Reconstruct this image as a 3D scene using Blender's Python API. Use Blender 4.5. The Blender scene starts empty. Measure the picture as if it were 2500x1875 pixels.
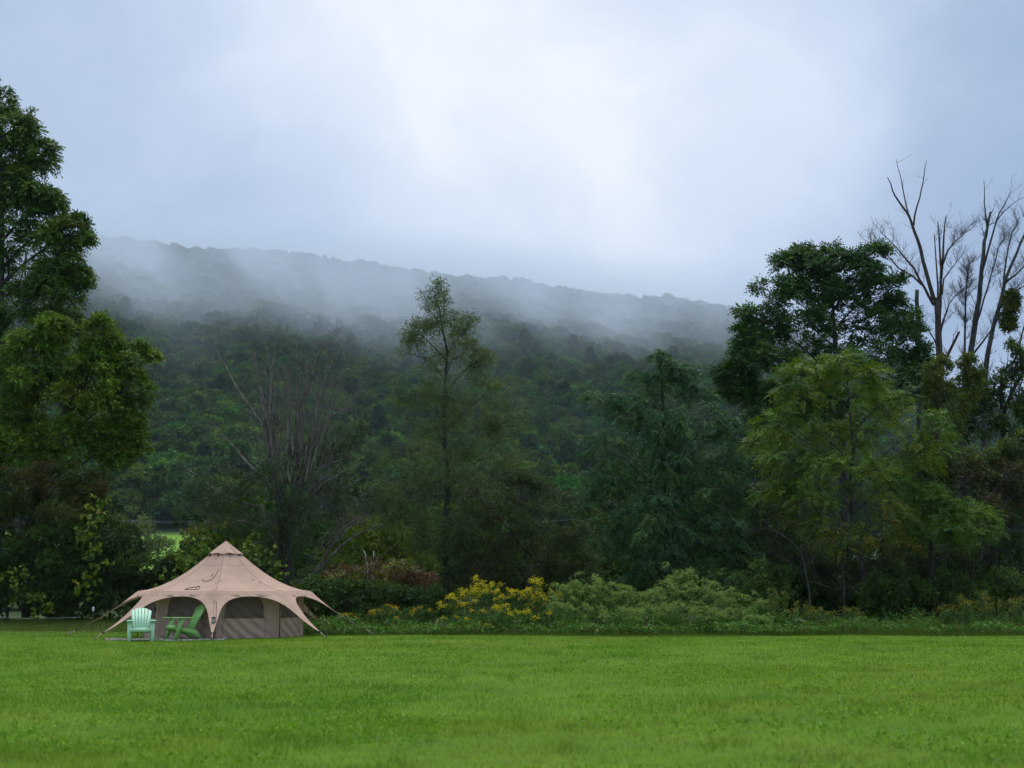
import bpy, math, random
import numpy as np
from mathutils import Vector, Matrix

scene = bpy.context.scene
COL = scene.collection

# ------------------------------------------------------------------ camera
FPX = 3472.2                 # focal length in photo pixels (50 mm on 36 mm, photo 2500 px wide)
CAM_H = 1.27
PITCH = math.atan(517.5 / FPX)
cam_d = bpy.data.cameras.new('camera')
cam_d.lens = 50.0
cam_d.sensor_width = 36.0
cam_d.clip_start = 0.1
cam_d.clip_end = 20000.0
cam_d.dof.use_dof = True
cam_d.dof.focus_distance = 50.0
cam_d.dof.aperture_fstop = 2.0
cam = bpy.data.objects.new('camera', cam_d)
COL.objects.link(cam)
cam.location = (0.0, 0.0, CAM_H)
cam.rotation_euler = (math.pi / 2 + PITCH, 0.0, 0.0)
scene.camera = cam

CP, SP = math.cos(PITCH), math.sin(PITCH)


def ray(px, py):
    x = (px - 1250.0) / FPX
    v = (937.5 - py) / FPX
    return Vector((x, CP - v * SP, SP + v * CP))


def P(px, py, d):
    """world point seen at photo pixel (px, py), d metres in front of the camera along the ground"""
    r = ray(px, py)
    t = d / r.y
    return Vector((r.x * t, d, CAM_H + r.z * t))


def mpp(d):
    return d / FPX


# ------------------------------------------------------------------ render settings
scene.view_settings.view_transform = 'Standard'
scene.view_settings.look = 'None'
scene.view_settings.exposure = 0.35
scene.view_settings.gamma = 1.0
scene.view_settings.use_curve_mapping = False
scene.render.engine = 'CYCLES'
scene.cycles.max_bounces = 5
scene.cycles.diffuse_bounces = 2
scene.cycles.glossy_bounces = 2
scene.cycles.transmission_bounces = 3
scene.cycles.transparent_max_bounces = 8
scene.cycles.volume_bounces = 1
scene.cycles.volume_step_rate = 0.5
scene.cycles.volume_max_steps = 256
scene.cycles.use_denoising = True
scene.cycles.use_adaptive_sampling = True
scene.cycles.adaptive_threshold = 0.02

# ------------------------------------------------------------------ world: overcast sky
SUN_EL = math.radians(66.0)
SUN_AZ = math.radians(12.0)      # clockwise from +Y (the view direction)

world = bpy.data.worlds.new('World')
scene.world = world
world.use_nodes = True
wt = world.node_tree
for n in list(wt.nodes):
    wt.nodes.remove(n)


class NT:
    """tiny helper for building node trees"""
    def __init__(self, tree):
        self.t = tree

    def new(self, kind, **kw):
        n = self.t.nodes.new(kind)
        for k, v in kw.items():
            setattr(n, k, v)
        return n

    def link(self, a, b):
        self.t.links.new(a, b)

    def put(self, sock, v):
        if hasattr(v, 'is_linked') or hasattr(v, 'node'):
            self.t.links.new(v, sock)
        else:
            sock.default_value = v

    def math(self, op, a, b=None, c=None, clamp=False):
        n = self.new('ShaderNodeMath', operation=op, use_clamp=clamp)
        self.put(n.inputs[0], a)
        if b is not None:
            self.put(n.inputs[1], b)
        if c is not None:
            self.put(n.inputs[2], c)
        return n.outputs[0]

    def maprange(self, v, a, b, c, d, smooth=True):
        n = self.new('ShaderNodeMapRange')
        n.interpolation_type = 'SMOOTHSTEP' if smooth else 'LINEAR'
        self.put(n.inputs['Value'], v)
        n.inputs['From Min'].default_value = a
        n.inputs['From Max'].default_value = b
        n.inputs['To Min'].default_value = c
        n.inputs['To Max'].default_value = d
        return n.outputs['Result']

    def noise(self, vec, scale, detail=3.0, rough=0.5, dist=0.0):
        n = self.new('ShaderNodeTexNoise')
        if vec is not None:
            self.put(n.inputs['Vector'], vec)
        n.inputs['Scale'].default_value = scale
        n.inputs['Detail'].default_value = detail
        n.inputs['Roughness'].default_value = rough
        n.inputs['Distortion'].default_value = dist
        return n.outputs['Fac'], n.outputs['Color']

    def vmath(self, op, a, b=None, out=0):
        n = self.new('ShaderNodeVectorMath', operation=op)
        self.put(n.inputs[0], a)
        if b is not None:
            self.put(n.inputs[1], b)
        return n.outputs[out]

    def mix(self, fac, a, b, blend='MIX'):
        n = self.new('ShaderNodeMix', data_type='RGBA', blend_type=blend)
        self.put(n.inputs[0], fac)
        self.put(n.inputs[6], a if not isinstance(a, tuple) else (*a, 1.0)[:4])
        self.put(n.inputs[7], b if not isinstance(b, tuple) else (*b, 1.0)[:4])
        return n.outputs[2]

    def ramp(self, fac, stops):
        n = self.new('ShaderNodeValToRGB')
        cr = n.color_ramp
        while len(cr.elements) < len(stops):
            cr.elements.new(0.5)
        for e, (p, c) in zip(cr.elements, stops):
            e.position = p
            e.color = (*c, 1.0)
        self.put(n.inputs[0], fac)
        return n.outputs[0]


w = NT(wt)
w_out = w.new('ShaderNodeOutputWorld')
w_bg = w.new('ShaderNodeBackground')
w_bg2 = w.new('ShaderNodeBackground')
w_mix = w.new('ShaderNodeMixShader')
sky = w.new('ShaderNodeTexSky')
sky.sky_type = 'NISHITA'
sky.sun_disc = False
sky.sun_elevation = SUN_EL
sky.sun_rotation = SUN_AZ
sky.air_density = 1.0
sky.dust_density = 2.0
sky.ozone_density = 1.5
w.link(sky.outputs[0], w_bg.inputs['Color'])
w_bg.inputs['Strength'].default_value = 0.07

tc = w.new('ShaderNodeTexCoord')
dirv = w.vmath('NORMALIZE', tc.outputs['Generated'])


def blob(px, py, inner, outer):
    """soft patch of cloud round a direction: 1 inside, 0 outside (angles in degrees)"""
    d = ray(px, py).normalized()
    dp = w.vmath('DOT_PRODUCT', wdir, tuple(d), out=1)
    return w.maprange(dp, math.cos(math.radians(outer)), math.cos(math.radians(inner)), 0.0, 1.0)


# clouds: warp the direction with noise, then thin bright areas and thicker grey ones
nz_f, nz_c = w.noise(dirv, 3.2, 4.0, 0.55)
warp = w.vmath('SCALE', w.vmath('SUBTRACT', nz_c, (0.5, 0.5, 0.5)), None)
for n in wt.nodes:
    if n.type == 'VECT_MATH' and n.operation == 'SCALE':
        n.inputs['Scale'].default_value = 0.30
wdir = w.vmath('NORMALIZE', w.vmath('ADD', dirv, warp))
big, _ = w.noise(wdir, 1.7, 3.0, 0.5)
fine, _ = w.noise(w.vmath('MULTIPLY', wdir, (1.0, 1.0, 1.9)), 5.0, 7.0, 0.58, 0.4)
b1 = blob(1480, 60, 0.0, 19.0)
b2 = blob(1780, 400, 0.0, 8.0)
b3 = blob(2480, 160, 0.0, 16.0)
b4 = blob(820, 250, 0.5, 14.0)
v = w.math('MULTIPLY', big, 0.40)
v = w.math('ADD', v, w.math('MULTIPLY', fine, 0.56))
v = w.math('SUBTRACT', v, 0.125)
v = w.math('ADD', v, w.math('MULTIPLY', b1, 0.40))
v = w.math('ADD', v, w.math('MULTIPLY', b2, 0.18))
v = w.math('ADD', v, w.math('MULTIPLY', b4, 0.16))
v = w.math('SUBTRACT', v, w.math('MULTIPLY', b3, 0.30))
sepd = w.new('ShaderNodeSeparateXYZ')
w.link(dirv, sepd.inputs[0])
v = w.math('SUBTRACT', v, w.maprange(sepd.outputs[2], 0.14, 0.34, 0.17, 0.0))
cloud = w.ramp(v, [(0.0, (0.32, 0.43, 0.63)), (0.28, (0.40, 0.51, 0.70)), (0.5, (0.53, 0.635, 0.81)),
                   (0.75, (0.70, 0.79, 0.93)), (1.0, (0.88, 0.93, 0.99))])
w.link(cloud, w_bg2.inputs['Color'])
# an overcast sky grows brighter towards the zenith
w.put(w_bg2.inputs['Strength'], w.maprange(sepd.outputs[2], 0.40, 1.0, 0.84, 1.75))
w_mix.inputs[0].default_value = 0.93
w.link(w_bg.outputs[0], w_mix.inputs[1])
w.link(w_bg2.outputs[0], w_mix.inputs[2])
w.link(w_mix.outputs[0], w_out.inputs['Surface'])

# ------------------------------------------------------------------ sun behind the clouds
sun_d = bpy.data.lights.new('sun', 'SUN')
sun_d.energy = 1.5
sun_d.angle = math.radians(40.0)
sun_d.color = (1.0, 0.93, 0.82)
sun = bpy.data.objects.new('sun', sun_d)
COL.objects.link(sun)
sdir = Vector((math.sin(SUN_AZ) * math.cos(SUN_EL), math.cos(SUN_AZ) * math.cos(SUN_EL), math.sin(SUN_EL)))
sun.rotation_euler = sdir.to_track_quat('Z', 'Y').to_euler()
sun.location = (0, 0, 60)


# ------------------------------------------------------------------ generic helpers
def np_mesh(name, V, faces, mats, col=None, smooth=False, matidx=None):
    """faces: list of int arrays (n, k)"""
    me = bpy.data.meshes.new(name)
    V = np.asarray(V, dtype=np.float32)
    faces = [np.asarray(f, dtype=np.int32) for f in faces if len(f)]
    me.vertices.add(len(V))
    me.vertices.foreach_set('co', V.ravel())
    loops = np.concatenate([f.ravel() for f in faces])
    tot = np.concatenate([np.full(len(f), f.shape[1], dtype=np.int32) for f in faces])
    start = np.concatenate([[0], np.cumsum(tot)[:-1]]).astype(np.int32)
    me.loops.add(len(loops))
    me.loops.foreach_set('vertex_index', loops)
    me.polygons.add(len(tot))
    me.polygons.foreach_set('loop_start', start)
    if matidx is not None:
        me.polygons.foreach_set('material_index', np.asarray(matidx, dtype=np.int32))
    if smooth:
        me.polygons.foreach_set('use_smooth', np.ones(len(tot), dtype=bool))
    me.update(calc_edges=True)
    if col is not None:
        a = me.attributes.new('Col', 'FLOAT_COLOR', 'POINT')
        c = np.ones((len(V), 4), dtype=np.float32)
        c[:, :3] = col
        a.data.foreach_set('color', c.ravel())
    for m in (mats if isinstance(mats, (list, tuple)) else [mats]):
        me.materials.append(m)
    return me


def link(name, me, parent=None, kind=None):
    o = bpy.data.objects.new(name, me)
    COL.objects.link(o)
    if parent is not None:
        o.parent = parent
    if kind:
        o['kind'] = kind
    return o


def tag(o, label, cat, group=None):
    o['label'] = label
    o['category'] = cat
    if group:
        o['group'] = group
    return o


def thing(name, label, cat, loc=(0, 0, 0), rz=0.0, group=None):
    o = bpy.data.objects.new(name, None)
    o.empty_display_size = 0.3
    COL.objects.link(o)
    o.location = loc
    o.rotation_euler = (0, 0, rz)
    return tag(o, label, cat, group)


def norm(a):
    return a / np.maximum(np.linalg.norm(a, axis=-1, keepdims=True), 1e-9)


class MB:
    """collects faces and builds ONE mesh"""
    def __init__(self):
        self.V = []
        self.F = {}
        self.n = 0

    def add(self, verts, faces):
        b = self.n
        for v_ in verts:
            self.V.append((float(v_[0]), float(v_[1]), float(v_[2])))
        self.n += len(verts)
        for f in faces:
            self.F.setdefault(len(f), []).append([i + b for i in f])
        return self

    def box(self, c, s, rz=0.0):
        hx, hy, hz = s[0] / 2, s[1] / 2, s[2] / 2
        vs = []
        cr, sr = math.cos(rz), math.sin(rz)
        for x, y, z in ((-1, -1, -1), (1, -1, -1), (1, 1, -1), (-1, 1, -1), (-1, -1, 1), (1, -1, 1), (1, 1, 1), (-1, 1, 1)):
            X, Y = x * hx, y * hy
            vs.append((c[0] + X * cr - Y * sr, c[1] + X * sr + Y * cr, c[2] + z * hz))
        return self.add(vs, [(0, 3, 2, 1), (4, 5, 6, 7), (0, 1, 5, 4), (1, 2, 6, 5), (2, 3, 7, 6), (3, 0, 4, 7)])

    def prism(self, poly, o, u, v_, n, t):
        """polygon (2-D points) in the frame o,u,v extruded by t along n"""
        o, u, v_, n = Vector(o), Vector(u), Vector(v_), Vector(n)
        a = [o + u * p[0] + v_ * p[1] for p in poly]
        b = [p + n * t for p in a]
        k = len(poly)
        fs = [tuple(range(k))[::-1], tuple(range(k, 2 * k))]
        for i in range(k):
            j = (i + 1) % k
            fs.append((i, j, k + j, k + i))
        return self.add(a + b, fs)

    def tube(self, pts, radii, sides=6, cap=True):
        pts = [Vector(p) for p in pts]
        if not hasattr(radii, '__len__'):
            radii = [radii] * len(pts)
        vs, fs = [], []
        ref = Vector((0.31, 0.87, 0.38))
        for i, p in enumerate(pts):
            t = (pts[min(i + 1, len(pts) - 1)] - pts[max(i - 1, 0)])
            if t.length < 1e-9:
                t = Vector((0, 0, 1))
            t.normalize()
            a = t.cross(ref)
            if a.length < 0.05:
                a = t.cross(Vector((1, 0, 0)))
            a.normalize()
            b = t.cross(a)
            for k in range(sides):
                an = 2 * math.pi * k / sides
                vs.append(p + (a * math.cos(an) + b * math.sin(an)) * radii[i])
        for i in range(len(pts) - 1):
            for k in range(sides):
                k2 = (k + 1) % sides
                fs.append((i * sides + k, i * sides + k2, (i + 1) * sides + k2, (i + 1) * sides + k))
        if cap:
            fs.append(tuple(range(sides))[::-1])
            fs.append(tuple((len(pts) - 1) * sides + k for k in range(sides)))
        return self.add(vs, fs)

    def mesh(self, name, mat, smooth=False):
        return np_mesh(name, np.array(self.V), [np.array(f) for f in self.F.values()], mat, smooth=smooth)

    def build(self, name, mat, parent=None, smooth=False, kind=None):
        return link(name, self.mesh(name, mat, smooth), parent, kind)


# ------------------------------------------------------------------ materials
def new_mat(name):
    m = bpy.data.materials.new(name)
    m.use_nodes = True
    t = m.node_tree
    for n in list(t.nodes):
        t.nodes.remove(n)
    h = NT(t)
    out = h.new('ShaderNodeOutputMaterial')
    return m, h, out


def principled(h, out, color, rough=0.7, spec=0.3):
    b = h.new('ShaderNodeBsdfPrincipled')
    h.put(b.inputs['Base Color'], color if not isinstance(color, tuple) else (*color, 1.0)[:4])
    h.put(b.inputs['Roughness'], rough)
    b.inputs['Specular IOR Level'].default_value = spec
    h.link(b.outputs[0], out.inputs['Surface'])
    return b


def bump(h, b, height, dist, strength=1.0):
    n = h.new('ShaderNodeBump')
    n.inputs['Strength'].default_value = strength
    n.inputs['Distance'].default_value = dist
    h.put(n.inputs['Height'], height)
    h.link(n.outputs[0], b.inputs['Normal'])


def obj_coord(h):
    return h.new('ShaderNodeTexCoord').outputs['Object']


def mat_leaf(name, trans=0.28, rough=0.5, spec=0.35, per_object=0.0):
    m, h, out = new_mat(name)
    at = h.new('ShaderNodeAttribute')
    at.attribute_name = 'Col'
    c = at.outputs['Color']
    if per_object:
        oi = h.new('ShaderNodeObjectInfo')
        val = h.maprange(oi.outputs['Random'], 0.0, 1.0, 1.0 - per_object, 1.0 + per_object, False)
        hsv = h.new('ShaderNodeHueSaturation')
        h.put(hsv.inputs['Color'], c)
        h.put(hsv.inputs['Value'], val)
        r2 = h.math('FRACT', h.math('MULTIPLY', oi.outputs['Random'], 37.7))
        h.put(hsv.inputs['Hue'], h.maprange(r2, 0.0, 1.0, 0.470, 0.528, False))
        h.put(hsv.inputs['Saturation'], h.maprange(h.math('FRACT', h.math('MULTIPLY', oi.outputs['Random'], 91.3)), 0, 1, 0.9, 1.2, False))
        c = hsv.outputs[0]
    b = h.new('ShaderNodeBsdfPrincipled')
    h.put(b.inputs['Base Color'], c)
    b.inputs['Roughness'].default_value = rough
    b.inputs['Specular IOR Level'].default_value = spec
    tr = h.new('ShaderNodeBsdfTranslucent')
    h.put(tr.inputs['Color'], h.mix(1.0, c, (1.15, 1.25, 0.55), 'MULTIPLY'))
    mx = h.new('ShaderNodeMixShader')
    mx.inputs[0].default_value = trans
    h.link(b.outputs[0], mx.inputs[1])
    h.link(tr.outputs[0], mx.inputs[2])
    h.link(mx.outputs[0], out.inputs['Surface'])
    return m


def mat_bark(name, c1, c2, scale=18.0, c3=None):
    m, h, out = new_mat(name)
    co = obj_coord(h)
    sc = h.vmath('MULTIPLY', co, (1.0, 1.0, 0.25))
    f, _ = h.noise(sc, scale, 5.0, 0.6)
    col = h.mix(h.maprange(f, 0.35, 0.65, 0, 1), c1, c2)
    if c3:
        g, _ = h.noise(co, 2.3, 4.0, 0.6)
        col = h.mix(h.maprange(g, 0.5, 0.68, 0, 0.8), col, c3)
    b = principled(h, out, col, 0.9, 0.15)
    bump(h, b, f, 0.02, 0.8)
    return m


def mat_plain(name, c, rough=0.6, spec=0.3, vary=0.12, scale=6.0):
    m, h, out = new_mat(name)
    f, _ = h.noise(obj_coord(h), scale, 4.0, 0.6)
    lo = tuple(x * (1 - vary) for x in c)
    hi = tuple(min(1.0, x * (1 + vary)) for x in c)
    principled(h, out, h.mix(f, lo, hi), rough, spec)
    return m


M_LEAF = mat_leaf('leaf', 0.28, 0.55, 0.22)
M_LEAF_FAR = mat_leaf('leaf_far', 0.2, 0.7, 0.06, per_object=0.38)
M_GRASS = mat_leaf('grass_blade', 0.35, 0.6, 0.12)
M_BARK = mat_bark('bark', (0.028, 0.024, 0.020), (0.075, 0.068, 0.058))
M_BARK_GREY = mat_bark('bark_grey', (0.030, 0.029, 0.026), (0.095, 0.092, 0.080), 14.0, (0.075, 0.092, 0.055))
M_BARK_RED = mat_bark('bark_peeling', (0.036, 0.026, 0.022), (0.105, 0.072, 0.056), 9.0, (0.070, 0.078, 0.055))
M_BIRCH = mat_bark('bark_white', (0.55, 0.54, 0.50), (0.35, 0.34, 0.32), 9.0, (0.10, 0.10, 0.09))


# ------------------------------------------------------------------ terrain
def sm(x, a, b):
    t = np.clip((np.asarray(x, dtype=float) - a) / (b - a), 0, 1)
    return t * t * (3 - 2 * t)


_rid_x = np.array([-900, -400, 0, 200, 600, 1000, 1400, 1600, 1830, 2100, 2400, 2900, 3600])
_rid_y = np.array([470, 525, 566, 590, 640, 688, 724, 752, 785, 880, 1000, 1090, 1140])
_pro_y = np.array([0, 60, 100, 200, 300, 420, 550, 800, 1200, 1400, 2000, 4000, 9000])
_pro_z = np.array([0, .25, 1.2, 5.5, 12.5, 33, 66, 152, 300, 318, 240, 60, 20.])


def vnoise(x, y, s, seed=0):
    """cheap smooth value noise, vectorised"""
    x = np.asarray(x, dtype=float) / s
    y = np.asarray(y, dtype=float) / s
    xi, yi = np.floor(x), np.floor(y)
    fx, fy = x - xi, y - yi
    fx, fy = fx * fx * (3 - 2 * fx), fy * fy * (3 - 2 * fy)

    def hsh(a, b):
        q = np.sin(a * 127.1 + b * 311.7 + seed * 74.7) * 43758.5453
        return q - np.floor(q)
    return ((hsh(xi, yi) * (1 - fx) + hsh(xi + 1, yi) * fx) * (1 - fy)
            + (hsh(xi, yi + 1) * (1 - fx) + hsh(xi + 1, yi + 1) * fx) * fy)


def gz(x, y):
    x = np.asarray(x, dtype=float)
    y = np.asarray(y, dtype=float)
    base = np.interp(y, _pro_y, _pro_z)
    a = x / np.maximum(y, 1.0)
    px = 1250 + a * FPX
    H = (1455 - np.interp(px, _rid_x, _rid_y)) / FPX * 1200.0
    k = sm(y, 200, 520)
    base = base * (1 - k) + base * (H / 300.0) * k
    rel = (vnoise(x, y, 160, 1) - 0.5) * 7 + (vnoise(x, y, 70, 2) - 0.5) * 5
    base = base + rel * sm(y, 330, 600)
    base = base + 0.35 * sm(-x, 6.5, 14.0) * sm(y, 40.5, 49.0)
    base = base + ((vnoise(x, y, 3.1, 3) - 0.5) * 0.06 + (vnoise(x, y, 1.1, 4) - 0.5) * 0.025) * sm(y, 3, 8)
    return base


def G(x, y):
    return float(gz(x, y))


def grid_mesh(name, xs_of, ys, nx, mat, colf=None):
    V = []
    for y in ys:
        x0, x1 = xs_of(y)
        xs = np.linspace(x0, x1, nx)
        V.append(np.stack([xs, np.full(nx, y), gz(xs, np.full(nx, y))], 1))
    V = np.concatenate(V)
    ny = len(ys)
    i = np.arange(ny - 1)[:, None] * nx + np.arange(nx - 1)[None, :]
    i = i.ravel()
    F = np.stack([i, i + 1, i + nx + 1, i + nx], 1)
    return np_mesh(name, V, [F], mat, col=colf(V) if colf is not None else None, smooth=True)


m, h, out = new_mat('lawn_soil')
co = obj_coord(h)
f1, _ = h.noise(co, 0.45, 4.0, 0.6)
f2, _ = h.noise(co, 7.0, 5.0, 0.65)
c = h.mix(h.maprange(f1, 0.3, 0.7, 0, 1), (0.085, 0.170, 0.010), (0.130, 0.215, 0.014))
c = h.mix(h.maprange(f2, 0.45, 0.75, 0, 0.6), c, (0.05, 0.075, 0.012))
b = principled(h, out, c, 0.9, 0.1)
bump(h, b, f2, 0.05, 0.7)
M_SOIL = m

m, h, out = new_mat('rough_ground')
at = h.new('ShaderNodeAttribute')
at.attribute_name = 'Col'
f2, _ = h.noise(obj_coord(h), 0.8, 6.0, 0.65)
c = h.mix(h.maprange(f2, 0.3, 0.7, 0.0, 0.35), at.outputs['Color'], (0.04, 0.075, 0.012), 'MIX')
principled(h, out, c, 0.9, 0.1)
M_ROUGH = m

LAWN_END = 41.0
lawn = link('lawn', grid_mesh('lawn', lambda y: (-9 - 0.62 * y, 9 + 0.62 * y), np.linspace(-6, LAWN_END, 110), 140, M_SOIL))
lawn['kind'] = 'structure'


def ground_col(V):
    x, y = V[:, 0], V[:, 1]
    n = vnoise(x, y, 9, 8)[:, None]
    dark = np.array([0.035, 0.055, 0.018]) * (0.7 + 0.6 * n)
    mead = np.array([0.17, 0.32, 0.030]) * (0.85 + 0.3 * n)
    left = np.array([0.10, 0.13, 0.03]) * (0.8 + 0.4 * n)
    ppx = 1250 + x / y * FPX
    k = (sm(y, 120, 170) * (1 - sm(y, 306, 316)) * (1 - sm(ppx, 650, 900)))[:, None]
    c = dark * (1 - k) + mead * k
    k2 = (sm(-x, 3, 9) * (1 - sm(y, 49, 53)))[:, None]
    c = c * (1 - k2) + left * k2
    k3 = (1 - sm(y + 1.2 * (vnoise(x, y, 1.4, 9) - 0.5), 41.8, 43.0))[:, None]
    return c * (1 - k3) + np.array([0.10, 0.19, 0.014]) * k3


ys = np.concatenate([np.linspace(LAWN_END, 75, 50), np.linspace(78, 330, 70), np.linspace(340, 1500, 116)])
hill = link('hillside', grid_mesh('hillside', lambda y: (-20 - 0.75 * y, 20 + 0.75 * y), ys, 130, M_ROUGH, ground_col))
hill['kind'] = 'structure'


# ------------------------------------------------------------------ foliage generators (numpy)
class Foliage:
    def __init__(self, seed):
        self.r = np.random.default_rng(seed)
        self.V, self.C, self.n = [], [], 0

    def quads(self, b, a, s, L, W, col, fold=0.0):
        """b base (n,3), a unit axis, s unit side, L,W lengths, col (n,3)"""
        L = np.broadcast_to(np.asarray(L, dtype=float), (len(b),))[:, None]
        W = np.broadcast_to(np.asarray(W, dtype=float), (len(b),))[:, None]
        m_ = b + a * L * 0.42
        nrm = np.cross(a, s)
        v = np.stack([b, m_ + s * W * 0.5 + nrm * W * fold, b + a * L, m_ - s * W * 0.5 + nrm * W * fold], 1)
        self.V.append(v.reshape(-1, 3))
        self.C.append(np.repeat(col, 4, axis=0))
        self.n += len(b)

    def rand_dir(self, n):
        return norm(self.r.normal(size=(n, 3)))

    def spray_simple(self, p, d, k, tl, L, W, col, droop=0.25, spread=0.9, flat=0.6, cj=0.18):
        S = len(p)
        t = self.r.random((S, k, 1))
        ax = norm(d[:, None, :] * 0.7 + self.rand_dir(S * k).reshape(S, k, 3) * spread + np.array([0, 0, -droop]))
        pos = p[:, None, :] + d[:, None, :] * tl * t + self.rand_dir(S * k).reshape(S, k, 3) * tl * 0.22 - np.array([0, 0, 1]) * (t ** 2) * tl * droop * 0.6
        upv = norm(np.array([0, 0, 1.0]) * flat + d[:, None, :] * 0.45 + self.rand_dir(S * k).reshape(S, k, 3) * 0.8)
        sd = norm(np.cross(ax, upv))
        l = L * (0.65 + 0.6 * self.r.random((S, k)))
        cc = col[:, None, :] * (1 + cj * self.r.normal(size=(S, k, 1)))
        self.quads(pos.reshape(-1, 3), ax.reshape(-1, 3), sd.reshape(-1, 3), l.ravel(), (l * W / L).ravel(),
                   np.clip(cc, 0.004, 1).reshape(-1, 3), 0.12)

    def spray_pinnate(self, p, d, k, rl, L, W, col, droop=0.5, cj=0.12):
        S = len(p)
        d = norm(d * np.array([1, 1, 0.6]))
        t = np.linspace(0.12, 1.0, k)[None, :, None]
        rlv = rl * (0.7 + 0.6 * self.r.random((S, 1, 1)))
        down = np.array([0, 0, -1.0])
        pos = p[:, None, :] + d[:, None, :] * rlv * t + down * rlv * droop * t ** 2
        tang = norm(d[:, None, :] + down * 2 * droop * t)
        tilt = norm(np.array([0, 0, 0.75]) + 0.75 * self.rand_dir(S))
        side = norm(np.cross(d, tilt))[:, None, :]
        sgn = np.where(np.arange(k) % 2 == 0, 1.0, -1.0)[None, :, None]
        last = (np.arange(k) == k - 1)[None, :, None]
        ax = norm(np.where(last, tang, side * sgn * 0.85 + tang * 0.5) + down * 0.28 + 0.16 * self.rand_dir(S * k).reshape(S, k, 3))
        sd = norm(np.cross(ax, tilt[:, None, :] * 0.8 + d[:, None, :] * 0.4 + 0.6 * self.rand_dir(S * k).reshape(S, k, 3)))
        l = L * (1.05 - 0.45 * np.abs(t[:, :, 0] - 0.45)) * (0.85 + 0.3 * self.r.random((S, k)))
        cc = col[:, None, :] * (1 + cj * self.r.normal(size=(S, k, 1)))
        self.quads(pos.reshape(-1, 3), ax.reshape(-1, 3), sd.reshape(-1, 3), l.ravel(), (l * W / L).ravel(),
                   np.clip(cc, 0.004, 1).reshape(-1, 3), 0.1)

    def mesh(self, name, mat=None):
        V = np.concatenate(self.V)
        C = np.concatenate(self.C)
        F = np.arange(len(V), dtype=np.int32).reshape(-1, 4)
        return np_mesh(name, V, [F], mat or M_LEAF, col=C)


def pick_cols(r, n, palette):
    wts = np.array([p[1] for p in palette], dtype=float)
    idx = r.choice(len(palette), size=n, p=wts / wts.sum())
    return np.array([p[0] for p in palette])[idx] * np.array([1.22, 1.25, 0.72])


def crown(fol, lobes, puffs, sprays, palette, kind, k, tl, L, W, droop=0.3, puff_r=(0.24, 0.40), flatz=0.8,
          shell=(0.45, 0.98), up_bias=0.35, cj=0.16, spray_j=0.10, gap=0.0, spread=0.9):
    """lobes [(centre(3), radii(3))]; returns [(lobe centre, [(puff centre, [some spray points])])] for the branches"""
    r = fol.r
    skel = []
    for c, rad in lobes:
        c = np.array(c, dtype=float)
        rad = np.array(rad, dtype=float)
        mr = float(np.mean(rad))
        n = max(2, int(round(puffs * (0.8 + 0.4 * r.random()))))
        dirs = fol.rand_dir(n)
        rr = shell[0] + (shell[1] - shell[0]) * r.random((n, 1)) ** 0.7
        pc = c + dirs * rad * rr
        pr = mr * (puff_r[0] + (puff_r[1] - puff_r[0]) * r.random(n))
        pcol = pick_cols(r, n, palette) * (1 + 0.08 * r.normal(size=(n, 1)))
        node = []
        for j in range(n):
            if r.random() < gap:
                continue
            s = max(3, int(sprays * (0.7 + 0.6 * r.random())))
            d = fol.rand_dir(s) + norm(pc[j] - c) * 0.45 + np.array([0, 0, up_bias])
            d = norm(d)
            q = pc[j] + d * pr[j] * np.array([1, 1, flatz]) * (0.45 + 0.6 * r.random((s, 1)))
            col = np.clip(pcol[j] * (1 + spray_j * r.normal(size=(s, 1))), 0.004, 1)
            if kind == 'pinnate':
                fol.spray_pinnate(q, d, k, tl, L, W, col, droop, cj)
            else:
                fol.spray_simple(q, d, k, tl, L, W, col, droop, cj=cj, spread=spread)
            node.append((pc[j], q[:: max(1, s // 4)]))
        skel.append((c, node))
    return skel


def bez(a, b, c, n=6):
    a, b, c = (np.array(q, dtype=float) for q in (a, b, c))
    t = np.linspace(0, 1, n)[:, None]
    return (1 - t) ** 2 * a + 2 * t * (1 - t) * b + t ** 2 * c


def wood(mb, trunk, radii, skel, limb_r=0.05, twig_r=0.008, sides=7, rnd=None, branch_sides=4):
    """trunk polyline, limbs to the lobes, branches to the puffs, twigs to the sprays"""
    rnd = rnd or random.Random(1)
    tr = np.array([list(p) for p in trunk])
    mb.tube(trunk, radii, sides)
    # dense trunk samples
    dense = np.concatenate([np.linspace(tr[i], tr[i + 1], 8) for i in range(len(tr) - 1)])
    for c, node in skel:
        hd = np.linalg.norm((c - dense)[:, :2], axis=1)
        cost = np.abs((c[2] - dense[:, 2]) - 0.75 * hd - 0.2)
        o = dense[int(np.argmin(cost))]
        mid = o * 0.5 + c * 0.5 + np.array([rnd.uniform(-.15, .15), rnd.uniform(-.15, .15), 0.12 * np.linalg.norm(c - o)])
        pts = bez(o, mid, c, 6)
        mb.tube(pts, list(np.linspace(limb_r, limb_r * 0.45, 6)), 5)
        for pc, qs in node:
            m2 = c * 0.4 + pc * 0.6 + np.array([0, 0, -0.12 * np.linalg.norm(pc - c)])
            st = pts[4] if rnd.random() < 0.5 else c
            mb.tube(bez(st, m2, pc, 4), list(np.linspace(limb_r * 0.42, twig_r * 1.5, 4)), branch_sides, cap=False)
            for q in qs:
                mb.tube([pc, (pc + q) / 2 + np.array([0, 0, -0.02]), q], [twig_r * 1.3, twig_r, twig_r * 0.5], 3, cap=False)


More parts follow.
